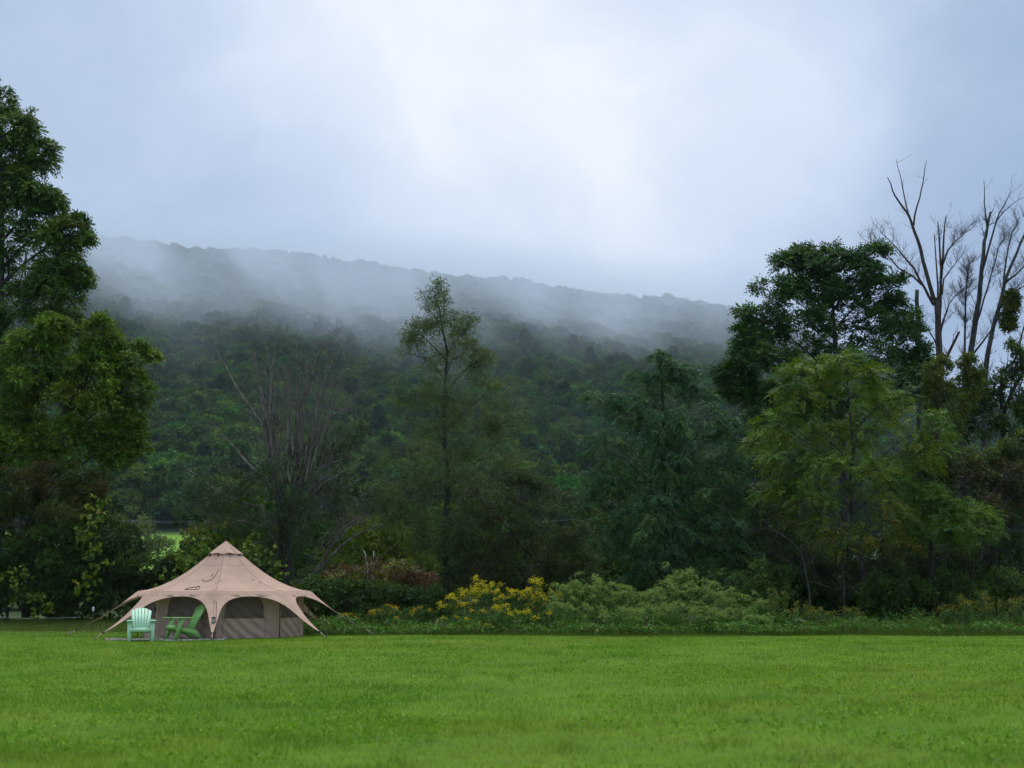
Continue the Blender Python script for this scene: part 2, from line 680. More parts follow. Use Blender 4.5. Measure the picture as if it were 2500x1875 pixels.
def px_lobes(spec, d, depth_k=0.85, jitter=0.0, seed=0):
    """[(px,py,rx,ry[,depth shift m])] -> world ellipsoids"""
    rr = random.Random(seed)
    res = []
    for s in spec:
        dd = d + (s[4] if len(s) > 4 else rr.uniform(-jitter, jitter))
        c = P(s[0], s[1], dd)
        k = mpp(dd)
        res.append((tuple(c), (s[2] * k, s[2] * k * depth_k, s[3] * k)))
    return res


def px_line(pts, d, dz=None):
    res = []
    for i, p in enumerate(pts):
        dd = d + (p[2] if len(p) > 2 else 0.0)
        res.append(P(p[0], p[1], dd))
    return res


DENS = 1.6


def tree(name, label, cat, base_px, d, trunk_px, radii, lobes, seed, palette, bark=None, group=None,
         depth_k=0.85, jitter=0.8, limb_r=0.05, twig_r=0.008, leafmat=None, trunk_name='trunk', crown_name='crown', **kw):
    bx = P(base_px, 1455, d)
    base = Vector((bx.x, d, G(bx.x, d)))
    root = thing(name, label, cat, base, group=group)
    fol = Foliage(seed)
    lw = px_lobes(lobes, d, depth_k, jitter, seed)
    kw['sprays'] = int(kw['sprays'] * DENS)
    skel = crown(fol, lw, palette=palette, **kw)
    mb = MB()
    tr = [base + Vector((0, 0, -0.15))] + px_line(trunk_px, d)
    wood(mb, tr, radii, skel, limb_r, twig_r, rnd=random.Random(seed))
    off = Matrix.Translation(-base)
    me = mb.mesh(trunk_name, bark or M_BARK, True)
    me.transform(off)
    link(trunk_name, me, root)
    me = fol.mesh(crown_name, leafmat)
    me.transform(off)
    link(crown_name, me, root, 'stuff')
    return root


def copy_tree(o, loc, rz, sc, label=None, group=None):
    c = o.copy()
    COL.objects.link(c)
    c.location = loc
    c.rotation_euler = (0, 0, rz)
    c.scale = (sc, sc, sc) if not hasattr(sc, '__len__') else sc
    if label:
        c['label'] = label
    if group:
        c['group'] = group
    for ch in o.children:
        k = ch.copy()
        COL.objects.link(k)
        k.parent = c
    return c


#--SECTION-FOREST
# ------------------------------------------------------------------ forest on the hill
def proto_tree(seed, height, rad, palette, shape='round', puffs=9, sprays=26, k=5, L=0.75, W=0.6):
    rnd = random.Random(seed)
    fol = Foliage(seed)
    lobes = []
    if shape == 'round':
        lobes.append(((0, 0, height * 0.66), (rad * 0.8, rad * 0.8, height * 0.30)))
        for i in range(6):
            a = i * 1.05 + rnd.uniform(-.3, .3)
            q = rnd.uniform(0.45, 0.75)
            lobes.append(((math.cos(a) * rad * q, math.sin(a) * rad * q, height * rnd.uniform(0.42, 0.72)),
                          (rad * 0.48, rad * 0.48, height * 0.17)))
    elif shape == 'tall':
        for i in range(6):
            z = height * (0.35 + 0.11 * i)
            q = rad * (0.85 - 0.10 * i)
            lobes.append(((rnd.uniform(-.3, .3) * rad, rnd.uniform(-.3, .3) * rad, z), (q, q, height * 0.12)))
    else:
        for i in range(8):
            z = height * (0.12 + 0.105 * i)
            q = rad * (1.0 - 0.115 * i)
            lobes.append(((0, 0, z), (q, q, height * 0.055)))
    skel = crown(fol, lobes, puffs, sprays, palette, 'simple', k, L * 0.9, L, W, droop=0.35 if shape != 'cone' else 0.7,
                 puff_r=(0.26, 0.5), up_bias=0.5, shell=(0.35, 1.2))
    mb = MB()
    tr = [(0, 0, -0.6), (rnd.uniform(-.15, .15), 0.1, height * 0.3), (rnd.uniform(-.3, .3), rnd.uniform(-.3, .3), height * 0.6), (0, 0, height * 0.9)]
    rr = height * 0.016
    mb.tube(tr, [rr * 1.3, rr, rr * 0.7, rr * 0.2], 6)
    for cc, node in skel:
        mb.tube([(0, 0, max(0.5, cc[2] - height * 0.16)), cc], [rr * 0.4, rr * 0.15], 4)
    return mb.mesh('trunk', M_BARK, True), fol.mesh('crown', M_LEAF_FAR)


PAL_FAR = [[((0.042, 0.085, 0.026), 3), ((0.055, 0.105, 0.028), 2), ((0.034, 0.070, 0.030), 2)],
           [((0.070, 0.130, 0.028), 3), ((0.055, 0.105, 0.028), 2), ((0.085, 0.138, 0.030), 1)],
           [((0.042, 0.084, 0.036), 3), ((0.036, 0.074, 0.036), 2)],
           [((0.062, 0.100, 0.032), 3), ((0.080, 0.098, 0.034), 1)],
           [((0.032, 0.066, 0.036), 3), ((0.038, 0.072, 0.034), 1)],
           [((0.090, 0.115, 0.030), 3), ((0.130, 0.085, 0.036), 1)]]
PROTO_SPEC = [(12.5, 4.3, 'round'), (11.0, 4.0, 'round'), (14.0, 4.0, 'tall'), (9.5, 3.8, 'round'), (14.5, 3.0, 'cone'), (8.0, 3.2, 'round')]
KIND_WORD = ['dark green round-crowned tree', 'fresh green round-crowned tree', 'tall narrow blue-green tree',
             'olive green spreading tree', 'dark pointed conifer', 'small yellowish green tree']
protos = [proto_tree(300 + i, PROTO_SPEC[i][0], PROTO_SPEC[i][1], PAL_FAR[i], PROTO_SPEC[i][2])
          for i in range(6)]

rng = np.random.default_rng(7)
pts, kinds_, rots, scl = [], [], [], []
yy = 318.0
while yy < 1290.0:
    step = 5.8
    half = 0.47 * yy + 15
    n = int(2 * half / step)
    xs = -half + (np.arange(n) + rng.random(n) * 0.9) * step
    ysr = yy + rng.random(n) * step * 1.1
    for x, y in zip(xs, ysr):
        pts.append((x, y))
    yy += step
pts = np.array(pts)
# forest edge follows the top of the meadow
edge = 312 + (vnoise(pts[:, 0], pts[:, 1] * 0, 40, 5) - 0.5) * 20
pts = pts[pts[:, 1] > edge]
N = len(pts)
zz = gz(pts[:, 0], pts[:, 1])
zone = vnoise(pts[:, 0], pts[:, 1], 55, 21)
kk = np.zeros(N, dtype=int)
u = rng.random(N)
kk[:] = np.where(u < .34, 0, np.where(u < .56, 2, np.where(u < .70, 3, np.where(u < .80, 4, 1))))
low = pts[:, 1] < 520
kk = np.where(low & (u > 0.45) & (zone > 0.5), 1, kk)
kk = np.where((u > 0.985), 5, kk)
scale = 0.58 + 0.75 * rng.random(N) ** 1.3 + 0.25 * (vnoise(pts[:, 0], pts[:, 1], 30, 23) - 0.5)
scz = scale * (0.85 + 0.25 * rng.random(N))
far_ = (pts[:, 1] > 430) & ((kk == 4) | (kk == 2)) & (rng.random(N) > 0.25)
kk = np.where(far_ | ((pts[:, 1] > 820) & ((kk == 4) | (kk == 2))), np.where(rng.random(N) < 0.5, 0, 3), kk)
scy = scale * (0.85 + 0.3 * rng.random(N))
rot = rng.random(N) * 6.283
# the front row, which can be told apart, as trees of their own
near = pts[:, 1] < 356
vis = np.abs(pts[:, 0] / pts[:, 1]) < 0.40
order = np.argsort(pts[:, 1])
own = [i for i in order if near[i] and vis[i]][:150]
own_set = set(int(i) for i in own)
first = {}
for i in own:
    i = int(i)
    k = int(kk[i])
    loc = (pts[i, 0], pts[i, 1], zz[i])
    lab = KIND_WORD[k] + ' in the front row of wood below the hill'
    if k not in first:
        t = thing('hillside_tree', lab, 'tree', (0, 0, 0), group=KIND_WORD[k] + 's at the foot of the hill')
        link('trunk', protos[k][0], t)
        link('crown', protos[k][1], t, 'stuff')
        first[k] = t
        t.location = loc
        t.rotation_euler = (0, 0, rot[i])
        t.scale = (scale[i], scy[i], scz[i])
    else:
        copy_tree(first[k], loc, rot[i], (scale[i], scy[i], scz[i]))
rest = np.array([i for i in range(N) if i not in own_set])

pc = bpy.data.collections.new('forest_kinds')
for k, (tm, cm) in enumerate(protos):
    me = cm.copy()
    o = bpy.data.objects.new('kind_%d' % k, me)
    pc.objects.link(o)
fm = bpy.data.meshes.new('forest')
fm.vertices.add(len(rest))
fm.vertices.foreach_set('co', np.stack([pts[rest, 0], pts[rest, 1], zz[rest]], 1).astype(np.float32).ravel())
for nm, arr, ty in (('kind_id', kk[rest], 'INT'), ('rz', rot[rest], 'FLOAT'), ('sx', scale[rest], 'FLOAT'), ('sy', scy[rest], 'FLOAT'), ('sz', scz[rest], 'FLOAT')):
    a = fm.attributes.new(nm, ty, 'POINT')
    a.data.foreach_set('value', arr.astype(np.int32 if ty == 'INT' else np.float32))
forest = link('forest', fm, kind='stuff')
tag(forest, 'dense misty wood covering the hillside up to the ridge', 'forest')
ng = bpy.data.node_groups.new('scatter_forest', 'GeometryNodeTree')
ng.interface.new_socket('Geometry', in_out='INPUT', socket_type='NodeSocketGeometry')
ng.interface.new_socket('Geometry', in_out='OUTPUT', socket_type='NodeSocketGeometry')
gi = ng.nodes.new('NodeGroupInput')
go = ng.nodes.new('NodeGroupOutput')
ci = ng.nodes.new('GeometryNodeCollectionInfo')
ci.inputs['Collection'].default_value = pc
ci.inputs['Separate Children'].default_value = True
iop = ng.nodes.new('GeometryNodeInstanceOnPoints')
iop.inputs['Pick Instance'].default_value = True


def attr_node(nm, ty):
    n = ng.nodes.new('GeometryNodeInputNamedAttribute')
    n.data_type = ty
    n.inputs['Name'].default_value = nm
    return n.outputs['Attribute']


cx = ng.nodes.new('ShaderNodeCombineXYZ')
ng.links.new(attr_node('rz', 'FLOAT'), cx.inputs['Z'])
ng.links.new(gi.outputs[0], iop.inputs['Points'])
ng.links.new(ci.outputs[0], iop.inputs['Instance'])
ng.links.new(attr_node('kind_id', 'INT'), iop.inputs['Instance Index'])
ng.links.new(cx.outputs[0], iop.inputs['Rotation'])
cs = ng.nodes.new('ShaderNodeCombineXYZ')
for ax_ in 'XYZ':
    ng.links.new(attr_node('s' + ax_.lower(), 'FLOAT'), cs.inputs[ax_])
ng.links.new(cs.outputs[0], iop.inputs['Scale'])
ng.links.new(iop.outputs[0], go.inputs[0])
md = forest.modifiers.new('scatter', 'NODES')
md.node_group = ng

# ------------------------------------------------------------------ air: even haze and the mist on the hill
m, h, out = new_mat('haze')
pv = h.new('ShaderNodeVolumePrincipled')
pv.inputs['Color'].default_value = (0.72, 0.86, 1.0, 1)
pv.inputs['Density'].default_value = 0.00008
pv.inputs['Anisotropy'].default_value = 0.2
h.link(pv.outputs[0], out.inputs['Volume'])
M_HAZE = m
hz = MB().box((0, 690, 222), (2400, 1740, 464)).build('haze', M_HAZE, kind='stuff')
tag(hz, 'thin even haze in the valley air', 'haze')

m, h, out = new_mat('mist')
co = obj_coord(h)
sx = h.new('ShaderNodeSeparateXYZ')
h.link(co, sx.inputs[0])
mx_, my_, z = sx.outputs[0], sx.outputs[1], sx.outputs[2]
lean = h.new('ShaderNodeCombineXYZ')
h.put(lean.inputs[0], h.math('ADD', mx_, h.math('MULTIPLY', z, 0.45)))
h.put(lean.inputs[1], my_)
h.put(lean.inputs[2], z)
nA, _ = h.noise(h.vmath('MULTIPLY', lean.outputs[0], (1 / 150., 1 / 420., 1 / 240.)), 1.0, 2.0, 0.55, 0.3)
nB, _ = h.noise(h.vmath('MULTIPLY', lean.outputs[0], (1 / 58., 1 / 300., 1 / 130.)), 1.0, 2.0, 0.55, 0.3)
ang = h.math('DIVIDE', mx_, my_)
hn = h.math('SUBTRACT', h.maprange(ang, -0.47, 0.17, 1.07, 0.77, False), h.maprange(ang, 0.17, 0.35, 0.0, 0.28, False))
zgr = h.math('MULTIPLY', h.maprange(my_, 550.0, 1200.0, 60.0, 300.0, False), hn)
zrel = h.math('SUBTRACT', z, zgr)
zoff = h.math('ADD', z, h.math('MULTIPLY', h.math('SUBTRACT', nA, 0.5), 270.0))
hgt = h.maprange(zoff, 112.0, 280.0, 0.0, 1.0)
top = h.math('MULTIPLY', h.maprange(zrel, 10.0, 70.0, 1.0, 0.0), h.maprange(my_, 900.0, 1200.0, 1.0, 0.42))
wis = h.maprange(nB, 0.34, 0.68, 0.30, 1.20)
den = h.math('MULTIPLY', h.math('MULTIPLY', h.math('MULTIPLY', hgt, top), wis), 0.0120)
pv = h.new('ShaderNodeVolumePrincipled')
pv.inputs['Color'].default_value = (0.82, 0.91, 1.0, 1)
pv.inputs['Anisotropy'].default_value = 0.35
h.put(pv.inputs['Density'], den)
h.link(pv.outputs[0], out.inputs['Volume'])
M_MIST = m


def mist_shell():
    ysm = np.linspace(480, 1300, 42)
    nx = 60
    Va, Vb = [], []
    for y in ysm:
        xs = np.linspace(-0.5 * y, 0.5 * y, nx)
        g = gz(xs, np.full(nx, y))
        lift = 20 + 65 * float(sm(y, 480, 600))
        Va.append(np.stack([xs, np.full(nx, y), g - 12], 1))
        Vb.append(np.stack([xs, np.full(nx, y), g + lift], 1))
    V = np.concatenate(Va + Vb)
    ny = len(ysm)
    o2 = ny * nx
    i = (np.arange(ny - 1)[:, None] * nx + np.arange(nx - 1)[None, :]).ravel()
    F = [np.stack([i, i + nx, i + nx + 1, i + 1], 1), np.stack([i, i + 1, i + nx + 1, i + nx], 1) + o2]
    for row in (0, ny - 1):
        j = row * nx + np.arange(nx - 1)
        q = np.stack([j, j + 1, j + 1 + o2, j + o2], 1)
        F.append(q if row == 0 else q[:, ::-1])
    for cl in (0, nx - 1):
        j = np.arange(ny - 1) * nx + cl
        q = np.stack([j, j + o2, j + nx + o2, j + nx], 1)
        F.append(q if cl == 0 else q[:, ::-1])
    return np_mesh('mist', V, F, M_MIST)


ms = link('mist', mist_shell(), kind='stuff')
tag(ms, 'drifting mist clinging to the upper slope of the wooded hill', 'mist')
#--END-FOREST
#--PART2

# ------------------------------------------------------------------ big trees along the edge of the lawn
def pal(*a):
    return list(a)


ASH = pal(((0.042, 0.092, 0.018), 4), ((0.058, 0.112, 0.020), 3), ((0.078, 0.124, 0.020), 2), ((0.085, 0.100, 0.020), 0.4))
ASH_R = pal(((0.024, 0.066, 0.018), 4), ((0.034, 0.082, 0.020), 3), ((0.052, 0.105, 0.020), 1.5))
MAPLE = pal(((0.066, 0.122, 0.018), 3), ((0.090, 0.142, 0.020), 3), ((0.110, 0.146, 0.022), 1.2), ((0.086, 0.105, 0.020), 0.3))
RUSSET = pal(((0.056, 0.066, 0.018), 3), ((0.076, 0.058, 0.020), 1.4), ((0.048, 0.074, 0.020), 3))
THICK = pal(((0.032, 0.066, 0.018), 3), ((0.050, 0.090, 0.020), 2), ((0.074, 0.112, 0.020), 1), ((0.028, 0.052, 0.022), 2))
WILLOW = pal(((0.082, 0.112, 0.056), 3), ((0.068, 0.100, 0.048), 3), ((0.100, 0.122, 0.056), 1))
OLIVE = pal(((0.034, 0.056, 0.042), 3), ((0.046, 0.068, 0.050), 2), ((0.056, 0.070, 0.046), 1))
OLIVEB = pal(((0.038, 0.060, 0.030), 3), ((0.052, 0.070, 0.034), 2), ((0.066, 0.056, 0.034), 0.7))
LOCUST = pal(((0.036, 0.088, 0.056), 4), ((0.050, 0.110, 0.064), 3), ((0.072, 0.136, 0.060), 1))
SUMAC = pal(((0.085, 0.145, 0.024), 3), ((0.110, 0.155, 0.024), 3), ((0.130, 0.155, 0.024), 1.2), ((0.055, 0.110, 0.026), 2))
SUMAC2 = pal(((0.105, 0.130, 0.018), 3), ((0.145, 0.125, 0.016), 1.2), ((0.068, 0.105, 0.020), 3))
YGREEN = pal(((0.105, 0.150, 0.020), 3), ((0.080, 0.130, 0.022), 2), ((0.150, 0.160, 0.020), 1))

tree('ash_tree', 'tall dark green ash tree rising past the top left edge', 'tree', -10, 55.0,
     [(-15, 1100), (0, 700), (5, 450), (-5, 250)], [0.30, 0.26, 0.17, 0.10, 0.03],
     [(-15, 250, 50, 65), (30, 320, 75, 62), (70, 390, 62, 52), (30, 465, 70, 60), (100, 482, 52, 24, -.4), (110, 560, 90, 62), (175, 575, 42, 55, -.5),
      (60, 650, 105, 70), (150, 690, 66, 48), (180, 655, 36, 34), (70, 760, 100, 70), (140, 790, 50, 40), (-60, 430, 110, 150), (-70, 680, 130, 160), (-60, 880, 140, 130),
      (60, 880, 110, 100), (0, 1010, 110, 90)],
     11, ASH, puffs=13, sprays=26, kind='pinnate', k=7, tl=0.34, L=0.19, W=0.078, droop=0.35, up_bias=0.45, limb_r=0.07, shell=(0.4, 1.0))

tree('maple_tree', 'yellowish green maple in front of the tall ash at left', 'tree', 70, 49.0,
     [(85, 1200), (120, 1060), (190, 960), (250, 850)], [0.22, 0.19, 0.14, 0.09, 0.03],
     [(240, 815, 42, 50), (265, 880, 72, 58), (325, 900, 56, 60), (300, 960, 70, 48), (215, 930, 70, 62), (95, 850, 62, 66), (55, 900, 95, 74), (140, 960, 80, 58),
      (30, 1000, 90, 60), (265, 1060, 80, 36), (330, 1040, 34, 34), (300, 1105, 58, 32), (155, 1070, 85, 44), (40, 1090, 90, 44), (120, 800, 40, 40)],
     12, MAPLE, puffs=12, sprays=26, kind='simple', k=10, tl=0.26, L=0.135, W=0.072, droop=0.45, up_bias=0.5, limb_r=0.04)

tree('hawthorn_bush', 'russet brown leaved bush in the left thicket under the maple', 'bush', 90, 47.5,
     [(95, 1420), (100, 1320), (110, 1230)], [0.10, 0.09, 0.06, 0.03],
     [(20, 1195, 85, 52), (120, 1180, 80, 50), (210, 1190, 60, 42), (60, 1265, 100, 50), (170, 1255, 80, 46), (-60, 1230, 80, 80)],
     13, RUSSET, puffs=12, sprays=26, kind='simple', k=10, tl=0.2, L=0.085, W=0.045, droop=0.4, limb_r=0.03)

for i, (bx, lobes, lab, pl_) in enumerate([
        (20, [(10, 1340, 90, 60), (-60, 1350, 80, 90), (50, 1420, 80, 62), (-40, 1450, 90, 70)], 'dark green bush at the far left edge of the lawn', THICK),
        (150, [(140, 1330, 70, 55), (180, 1400, 70, 62), (110, 1440, 70, 60), (170, 1470, 60, 45)], 'leafy dark bush hung with yellow-green vine in left thicket', THICK),
        (270, [(260, 1290, 50, 60), (300, 1340, 52, 56), (250, 1390, 62, 62), (310, 1420, 55, 60), (260, 1465, 60, 42)], 'grey-green bush just left of the tan tent', pal(((0.040, 0.066, 0.030), 3), ((0.030, 0.055, 0.022), 3), ((0.06, 0.09, 0.025), 1))),
        (375, [(375, 1400, 46, 42), (350, 1450, 46, 46), (410, 1440, 46, 40), (420, 1400, 34, 34)], 'low dark bush directly behind the left side of the tent', THICK)]):
    tree('bush', lab, 'bush', bx, 46.5 + 0.35 * i, [(bx, 1460), (bx + 5, 1380)], [0.05, 0.045, 0.02], lobes, 20 + i, pl_,
         puffs=11, sprays=24, kind='simple', k=10, tl=0.2, L=0.095, W=0.055, droop=0.4, limb_r=0.025, jitter=0.4)


# climbing vines with broad yellow-green leaves
def vine(label, path, d, n, spread, seed, L=0.14):
    base = P(path[-1][0], path[-1][1], d)
    g = Vector((base.x, d, G(base.x, d)))
    root = thing('vine', label, 'vine', g)
    fol = Foliage(seed)
    pl = np.array([list(P(p[0], p[1], d + (p[2] if len(p) > 2 else 0))) for p in path])
    t = fol.r.random(n) * (len(pl) - 1)
    i0 = np.minimum(t.astype(int), len(pl) - 2)
    f = (t - i0)[:, None]
    pos = pl[i0] * (1 - f) + pl[i0 + 1] * f + fol.r.normal(size=(n, 3)) * spread
    col = pick_cols(fol.r, n, YGREEN)
    fol.spray_simple(pos, norm(fol.rand_dir(n) + np.array([0, -0.6, -0.2])), 4, 0.12, L, L * 0.9, col, 0.5, cj=0.2)
    mb = MB()
    wig = [Vector(p) for p in pl]
    mb.tube(wig + [g], [0.008] * len(wig) + [0.012], 4)
    for nm, me in (('stem', mb.mesh('stem', M_BARK)), ('foliage', fol.mesh('foliage'))):
        me.transform(Matrix.Translation(-g))
        link(nm, me, root, 'stuff' if nm == 'foliage' else None)


vine('yellow-green grape vine climbing over the left thicket', [(262, 1215), (235, 1240), (222, 1275), (210, 1310), (232, 1350), (215, 1400), (205, 1450)], 45.2, 85, 0.20, 41)
vine('pale vine leaves low in the thicket at far left', [(20, 1400), (60, 1395), (40, 1440), (95, 1465), (120, 1500)], 45.4, 60, 0.22, 42, 0.12)
vine('yellow-green vine leaves left of the tent peak', [(500, 1335), (480, 1345), (465, 1352), (440, 1375), (415, 1395), (400, 1420)], 44.5, 50, 0.16, 43)
vine('yellow-green vine leaves right of the tent peak', [(640, 1318), (610, 1325), (600, 1345), (625, 1360), (665, 1385), (680, 1420)], 45.0, 60, 0.20, 44)


# ------------------------------------------------------------------ dead and half-dead trees
M_BARK_DEAD = mat_bark('bark_dead', (0.085, 0.072, 0.060), (0.21, 0.19, 0.16), 9.0, (0.150, 0.110, 0.085))


def twigs(mb, pts, r0, rnd, n, ln, levels=2, up=0.5, sides=3):
    """procedural side twigs along a polyline"""
    if levels == 0:
        return
    for _ in range(n):
        i = rnd.randrange(max(1, len(pts) // 3), len(pts)) if len(pts) > 2 else 1
        i = max(1, min(i, len(pts) - 1))
        f = rnd.random()
        o = pts[i - 1].lerp(pts[i], f)
        t = (pts[i] - pts[i - 1]).normalized()
        d = (t * rnd.uniform(0.4, 1.0) + Vector((rnd.uniform(-1, 1), rnd.uniform(-1, 1), rnd.uniform(-0.3, 0.9) + up * 0.3))).normalized()
        l = ln * rnd.uniform(0.4, 1.0)
        q = [o]
        for s in range(3):
            d = (d + Vector((rnd.uniform(-.35, .35), rnd.uniform(-.35, .35), rnd.uniform(-.2, .4) * up))).normalized()
            q.append(q[-1] + d * l / 3)
        mb.tube(q, [r0, r0 * 0.75, r0 * 0.5, r0 * 0.25], sides, cap=False)
        twigs(mb, q, r0 * 0.6, rnd, max(1, int(n * 0.45)), ln * 0.55, levels - 1, up)


def wobble(pts, rnd, amp):
    """subdivide a polyline with small kinks"""
    res = [pts[0]]
    for a, b in zip(pts[:-1], pts[1:]):
        mid = a.lerp(b, 0.5) + Vector((rnd.uniform(-amp, amp), rnd.uniform(-amp, amp), rnd.uniform(-amp, amp) * 0.4))
        res += [mid, b]
    return res


def snag(name, label, base_px, d, limbs, bark, seed, tw=(4, 0.9, 2), group=None, lobes=None, palette=None, trunk_bark=None, **kw):
    """limbs: [(r_start, r_end, [(px,py[,depth])...], twig count)]"""
    rnd = random.Random(seed)
    bx = P(base_px, 1455, d)
    base = Vector((bx.x, d, G(bx.x, d)))
    root = thing(name, label, 'tree', base, group=group)
    off = Matrix.Translation(-base)
    first_ = True
    for (r0, r1, line, nt) in limbs:
        mb = MB()
        dd = rnd.uniform(-0.8, 0.8) if not first_ else 0.0
        n = len(line)
        pts = [P(p[0], p[1], d + dd * (i / max(1, n - 1)) + (p[2] if len(p) > 2 else 0)) for i, p in enumerate(line)]
        if first_:
            pts = [base + Vector((0, 0, -0.2))] + pts
        pts = wobble(pts, rnd, 0.035)
        rad = list(np.linspace(r0, r1, len(pts)))
        mb.tube(pts, rad, 7 if r0 > 0.04 else 5)
        if nt:
            twigs(mb, pts, max(0.009 if d > 55 else 0.007, r1 * 0.55), rnd, int(nt * (2.2 if d > 55 else 1.5)), tw[1], tw[2])
        me = mb.mesh('trunk' if first_ else 'branch', (trunk_bark or bark) if first_ else bark, True)
        me.transform(off)
        link('trunk' if first_ else 'branch', me, root)
        first_ = False
    if lobes:
        fol = Foliage(seed)
        crown(fol, px_lobes(lobes, d, 0.9, 0.6, seed), palette=palette, **kw)
        me = fol.mesh('crown')
        me.transform(off)
        link('crown', me, root, 'stuff')
    return root


rq = random.Random(515)
shoots = []
for _ in range(42):
    x0, y0 = rq.uniform(655, 790), rq.uniform(1040, 1230)
    ln_ = rq.uniform(90, 260)
    dx = (x0 - 705) * 0.85 + rq.uniform(-35, 35)
    shoots.append((rq.uniform(0.016, 0.034), 0.006, [(x0, y0, rq.uniform(-1, 1)), (x0 + dx * 0.3, y0 - ln_ * 0.35), (x0 + dx * 0.6, y0 - ln_ * 0.7), (x0 + dx, y0 - ln_)], 5))
for _ in range(14):
    x0, y0 = rq.uniform(690, 800), rq.uniform(1180, 1400)
    shoots.append((0.022, 0.005, [(x0, y0, rq.uniform(-1, 1)), (x0 + rq.uniform(20, 60), y0 - rq.uniform(20, 50)), (x0 + rq.uniform(70, 140), y0 - rq.uniform(50, 120))], 6))
snag('dying_willow', 'half-dead willow with bare upright limbs behind the tent', 705, 47.0, [
    (0.26, 0.10, [(702, 1400), (695, 1320), (685, 1250), (676, 1190)], 0),
    (0.075, 0.010, [(676, 1190), (666, 1130), (657, 1084), (641, 1033), (616, 1004), (595, 974), (557, 907), (531, 864), (515, 838), (504, 814)], 6),
    (0.075, 0.022, [(678, 1200), (668, 1118), (659, 1033), (661, 949), (672, 852), (673, 800)], 7),
    (0.07, 0.010, [(700, 1330), (715, 1230), (721, 1130), (721, 1075), (728, 991), (755, 940), (780, 864), (795, 848), (815, 832)], 14),
    (0.065, 0.009, [(705, 1330), (725, 1193), (760, 1100), (795, 1050), (810, 1016), (843, 1000), (870, 962), (888, 935)], 12),
    (0.06, 0.012, [(680, 1230), (658, 1181), (620, 1147), (578, 1100), (545, 1065), (527, 1042)], 7),
    (0.06, 0.018, [(700, 1260), (717, 1185), (768, 1147), (828, 1124)], 8),
    (0.06, 0.012, [(715, 1280), (760, 1210), (793, 1177), (840, 1150), (881, 1130)], 8),
    (0.10, 0.012, [(712, 1430), (735, 1422), (768, 1404), (797, 1350), (843, 1286), (894, 1257), (930, 1225)], 14),
    (0.06, 0.010, [(768, 1404), (830, 1335), (880, 1300), (920, 1290)], 8),
    (0.06, 0.012, [(690, 1230), (700, 1100), (708, 1000), (712, 930), (706, 880)], 12),
    (0.05, 0.010, [(715, 1200), (735, 1080), (745, 990), (748, 920), (752, 880)], 12),
    (0.05, 0.010, [(725, 1180), (765, 1060), (775, 985), (790, 930), (815, 880), (842, 842)], 12),
    (0.04, 0.010, [(665, 1110), (640, 1000), (632, 960), (628, 935)], 4),
    (0.04, 0.010, [(666, 1090), (640, 960), (628, 900), (622, 860)], 6),
    (0.07, 0.02, [(690, 1370), (672, 1320), (650, 1280), (640, 1230)], 5),
    (0.04, 0.008, [(640, 1240), (560, 1215), (500, 1180), (455, 1143)], 6),
    (0.04, 0.008, [(650, 1290), (580, 1270), (530, 1262), (480, 1255)], 6),
] + shoots, M_BARK_DEAD, 51, tw=(4, 0.85, 2),
     lobes=[(540, 1180, 70, 52), (490, 1220, 50, 45), (600, 1230, 75, 62), (560, 1280, 72, 46), (690, 1190, 66, 70), (760, 1230, 74, 70), (800, 1110, 50, 46),
            (660, 1310, 80, 56), (740, 1320, 72, 56), (858, 1060, 36, 40), (840, 1200, 50, 50), (620, 1350, 66, 46), (700, 1390, 60, 46, -0.7), (650, 1270, 60, 50, -0.7), (730, 1270, 60, 60, -0.7)],
     palette=OLIVE, trunk_bark=M_BARK, puffs=12, sprays=28, kind='simple', k=9, tl=0.24, L=0.09, W=0.028, droop=0.2, gap=0.14)

DEAD = 62.0

snag('dead_tree', 'dead tree with reddish peeling trunk and forked bare limb behind the ash', 2300, DEAD, [
    (0.20, 0.13, [(2298, 1200), (2296, 1000), (2295, 883), (2291, 807), (2287, 735)], 0),
    (0.11, 0.02, [(2287, 735), (2279, 727), (2262, 666), (2247, 605), (2232, 564), (2217, 522), (2194, 491), (2179, 465), (2167, 433)], 2),
    (0.035, 0.010, [(2217, 520), (2205, 465), (2198, 427), (2188, 389)], 1),
    (0.045, 0.010, [(2231, 550), (2239, 503), (2249, 465), (2257, 419), (2262, 393)], 1),
    (0.07, 0.010, [(2280, 745), (2258, 704), (2232, 655), (2205, 624), (2175, 590), (2148, 564)], 9),
    (0.05, 0.010, [(2250, 695), (2225, 672), (2194, 655), (2171, 628), (2148, 605), (2107, 583)], 8),
    (0.09, 0.02, [(2293, 826), (2296, 740), (2298, 659), (2293, 583), (2289, 541)], 3),
    (0.06, 0.02, [(2298, 680), (2304, 583), (2310, 526)], 3),
    (0.05, 0.02, [(2290, 740), (2287, 659), (2281, 571)], 2),
    (0.05, 0.010, [(2300, 650), (2315, 610), (2331, 590), (2350, 575), (2369, 548)], 9),
    (0.045, 0.010, [(2300, 720), (2304, 681), (2323, 655), (2342, 632)], 6),
    (0.06, 0.012, [(2293, 830), (2304, 780), (2317, 742), (2342, 712)], 8),
    (0.075, 0.05, [(2300, 890), (2323, 848), (2342, 810)], 2),
    (0.04, 0.015, [(2290, 850), (2270, 810), (2250, 790)], 4),
], M_BARK_RED, 61, tw=(4, 1.0, 3))
snag('dead_snag', 'broken bare trunk stub standing left of the dead trees', 2243, DEAD + 1, [
    (0.13, 0.09, [(2243, 1100), (2245, 900), (2243, 826), (2240, 760), (2239, 708)], 3)], M_BARK_GREY, 62, tw=(3, 0.7, 2))
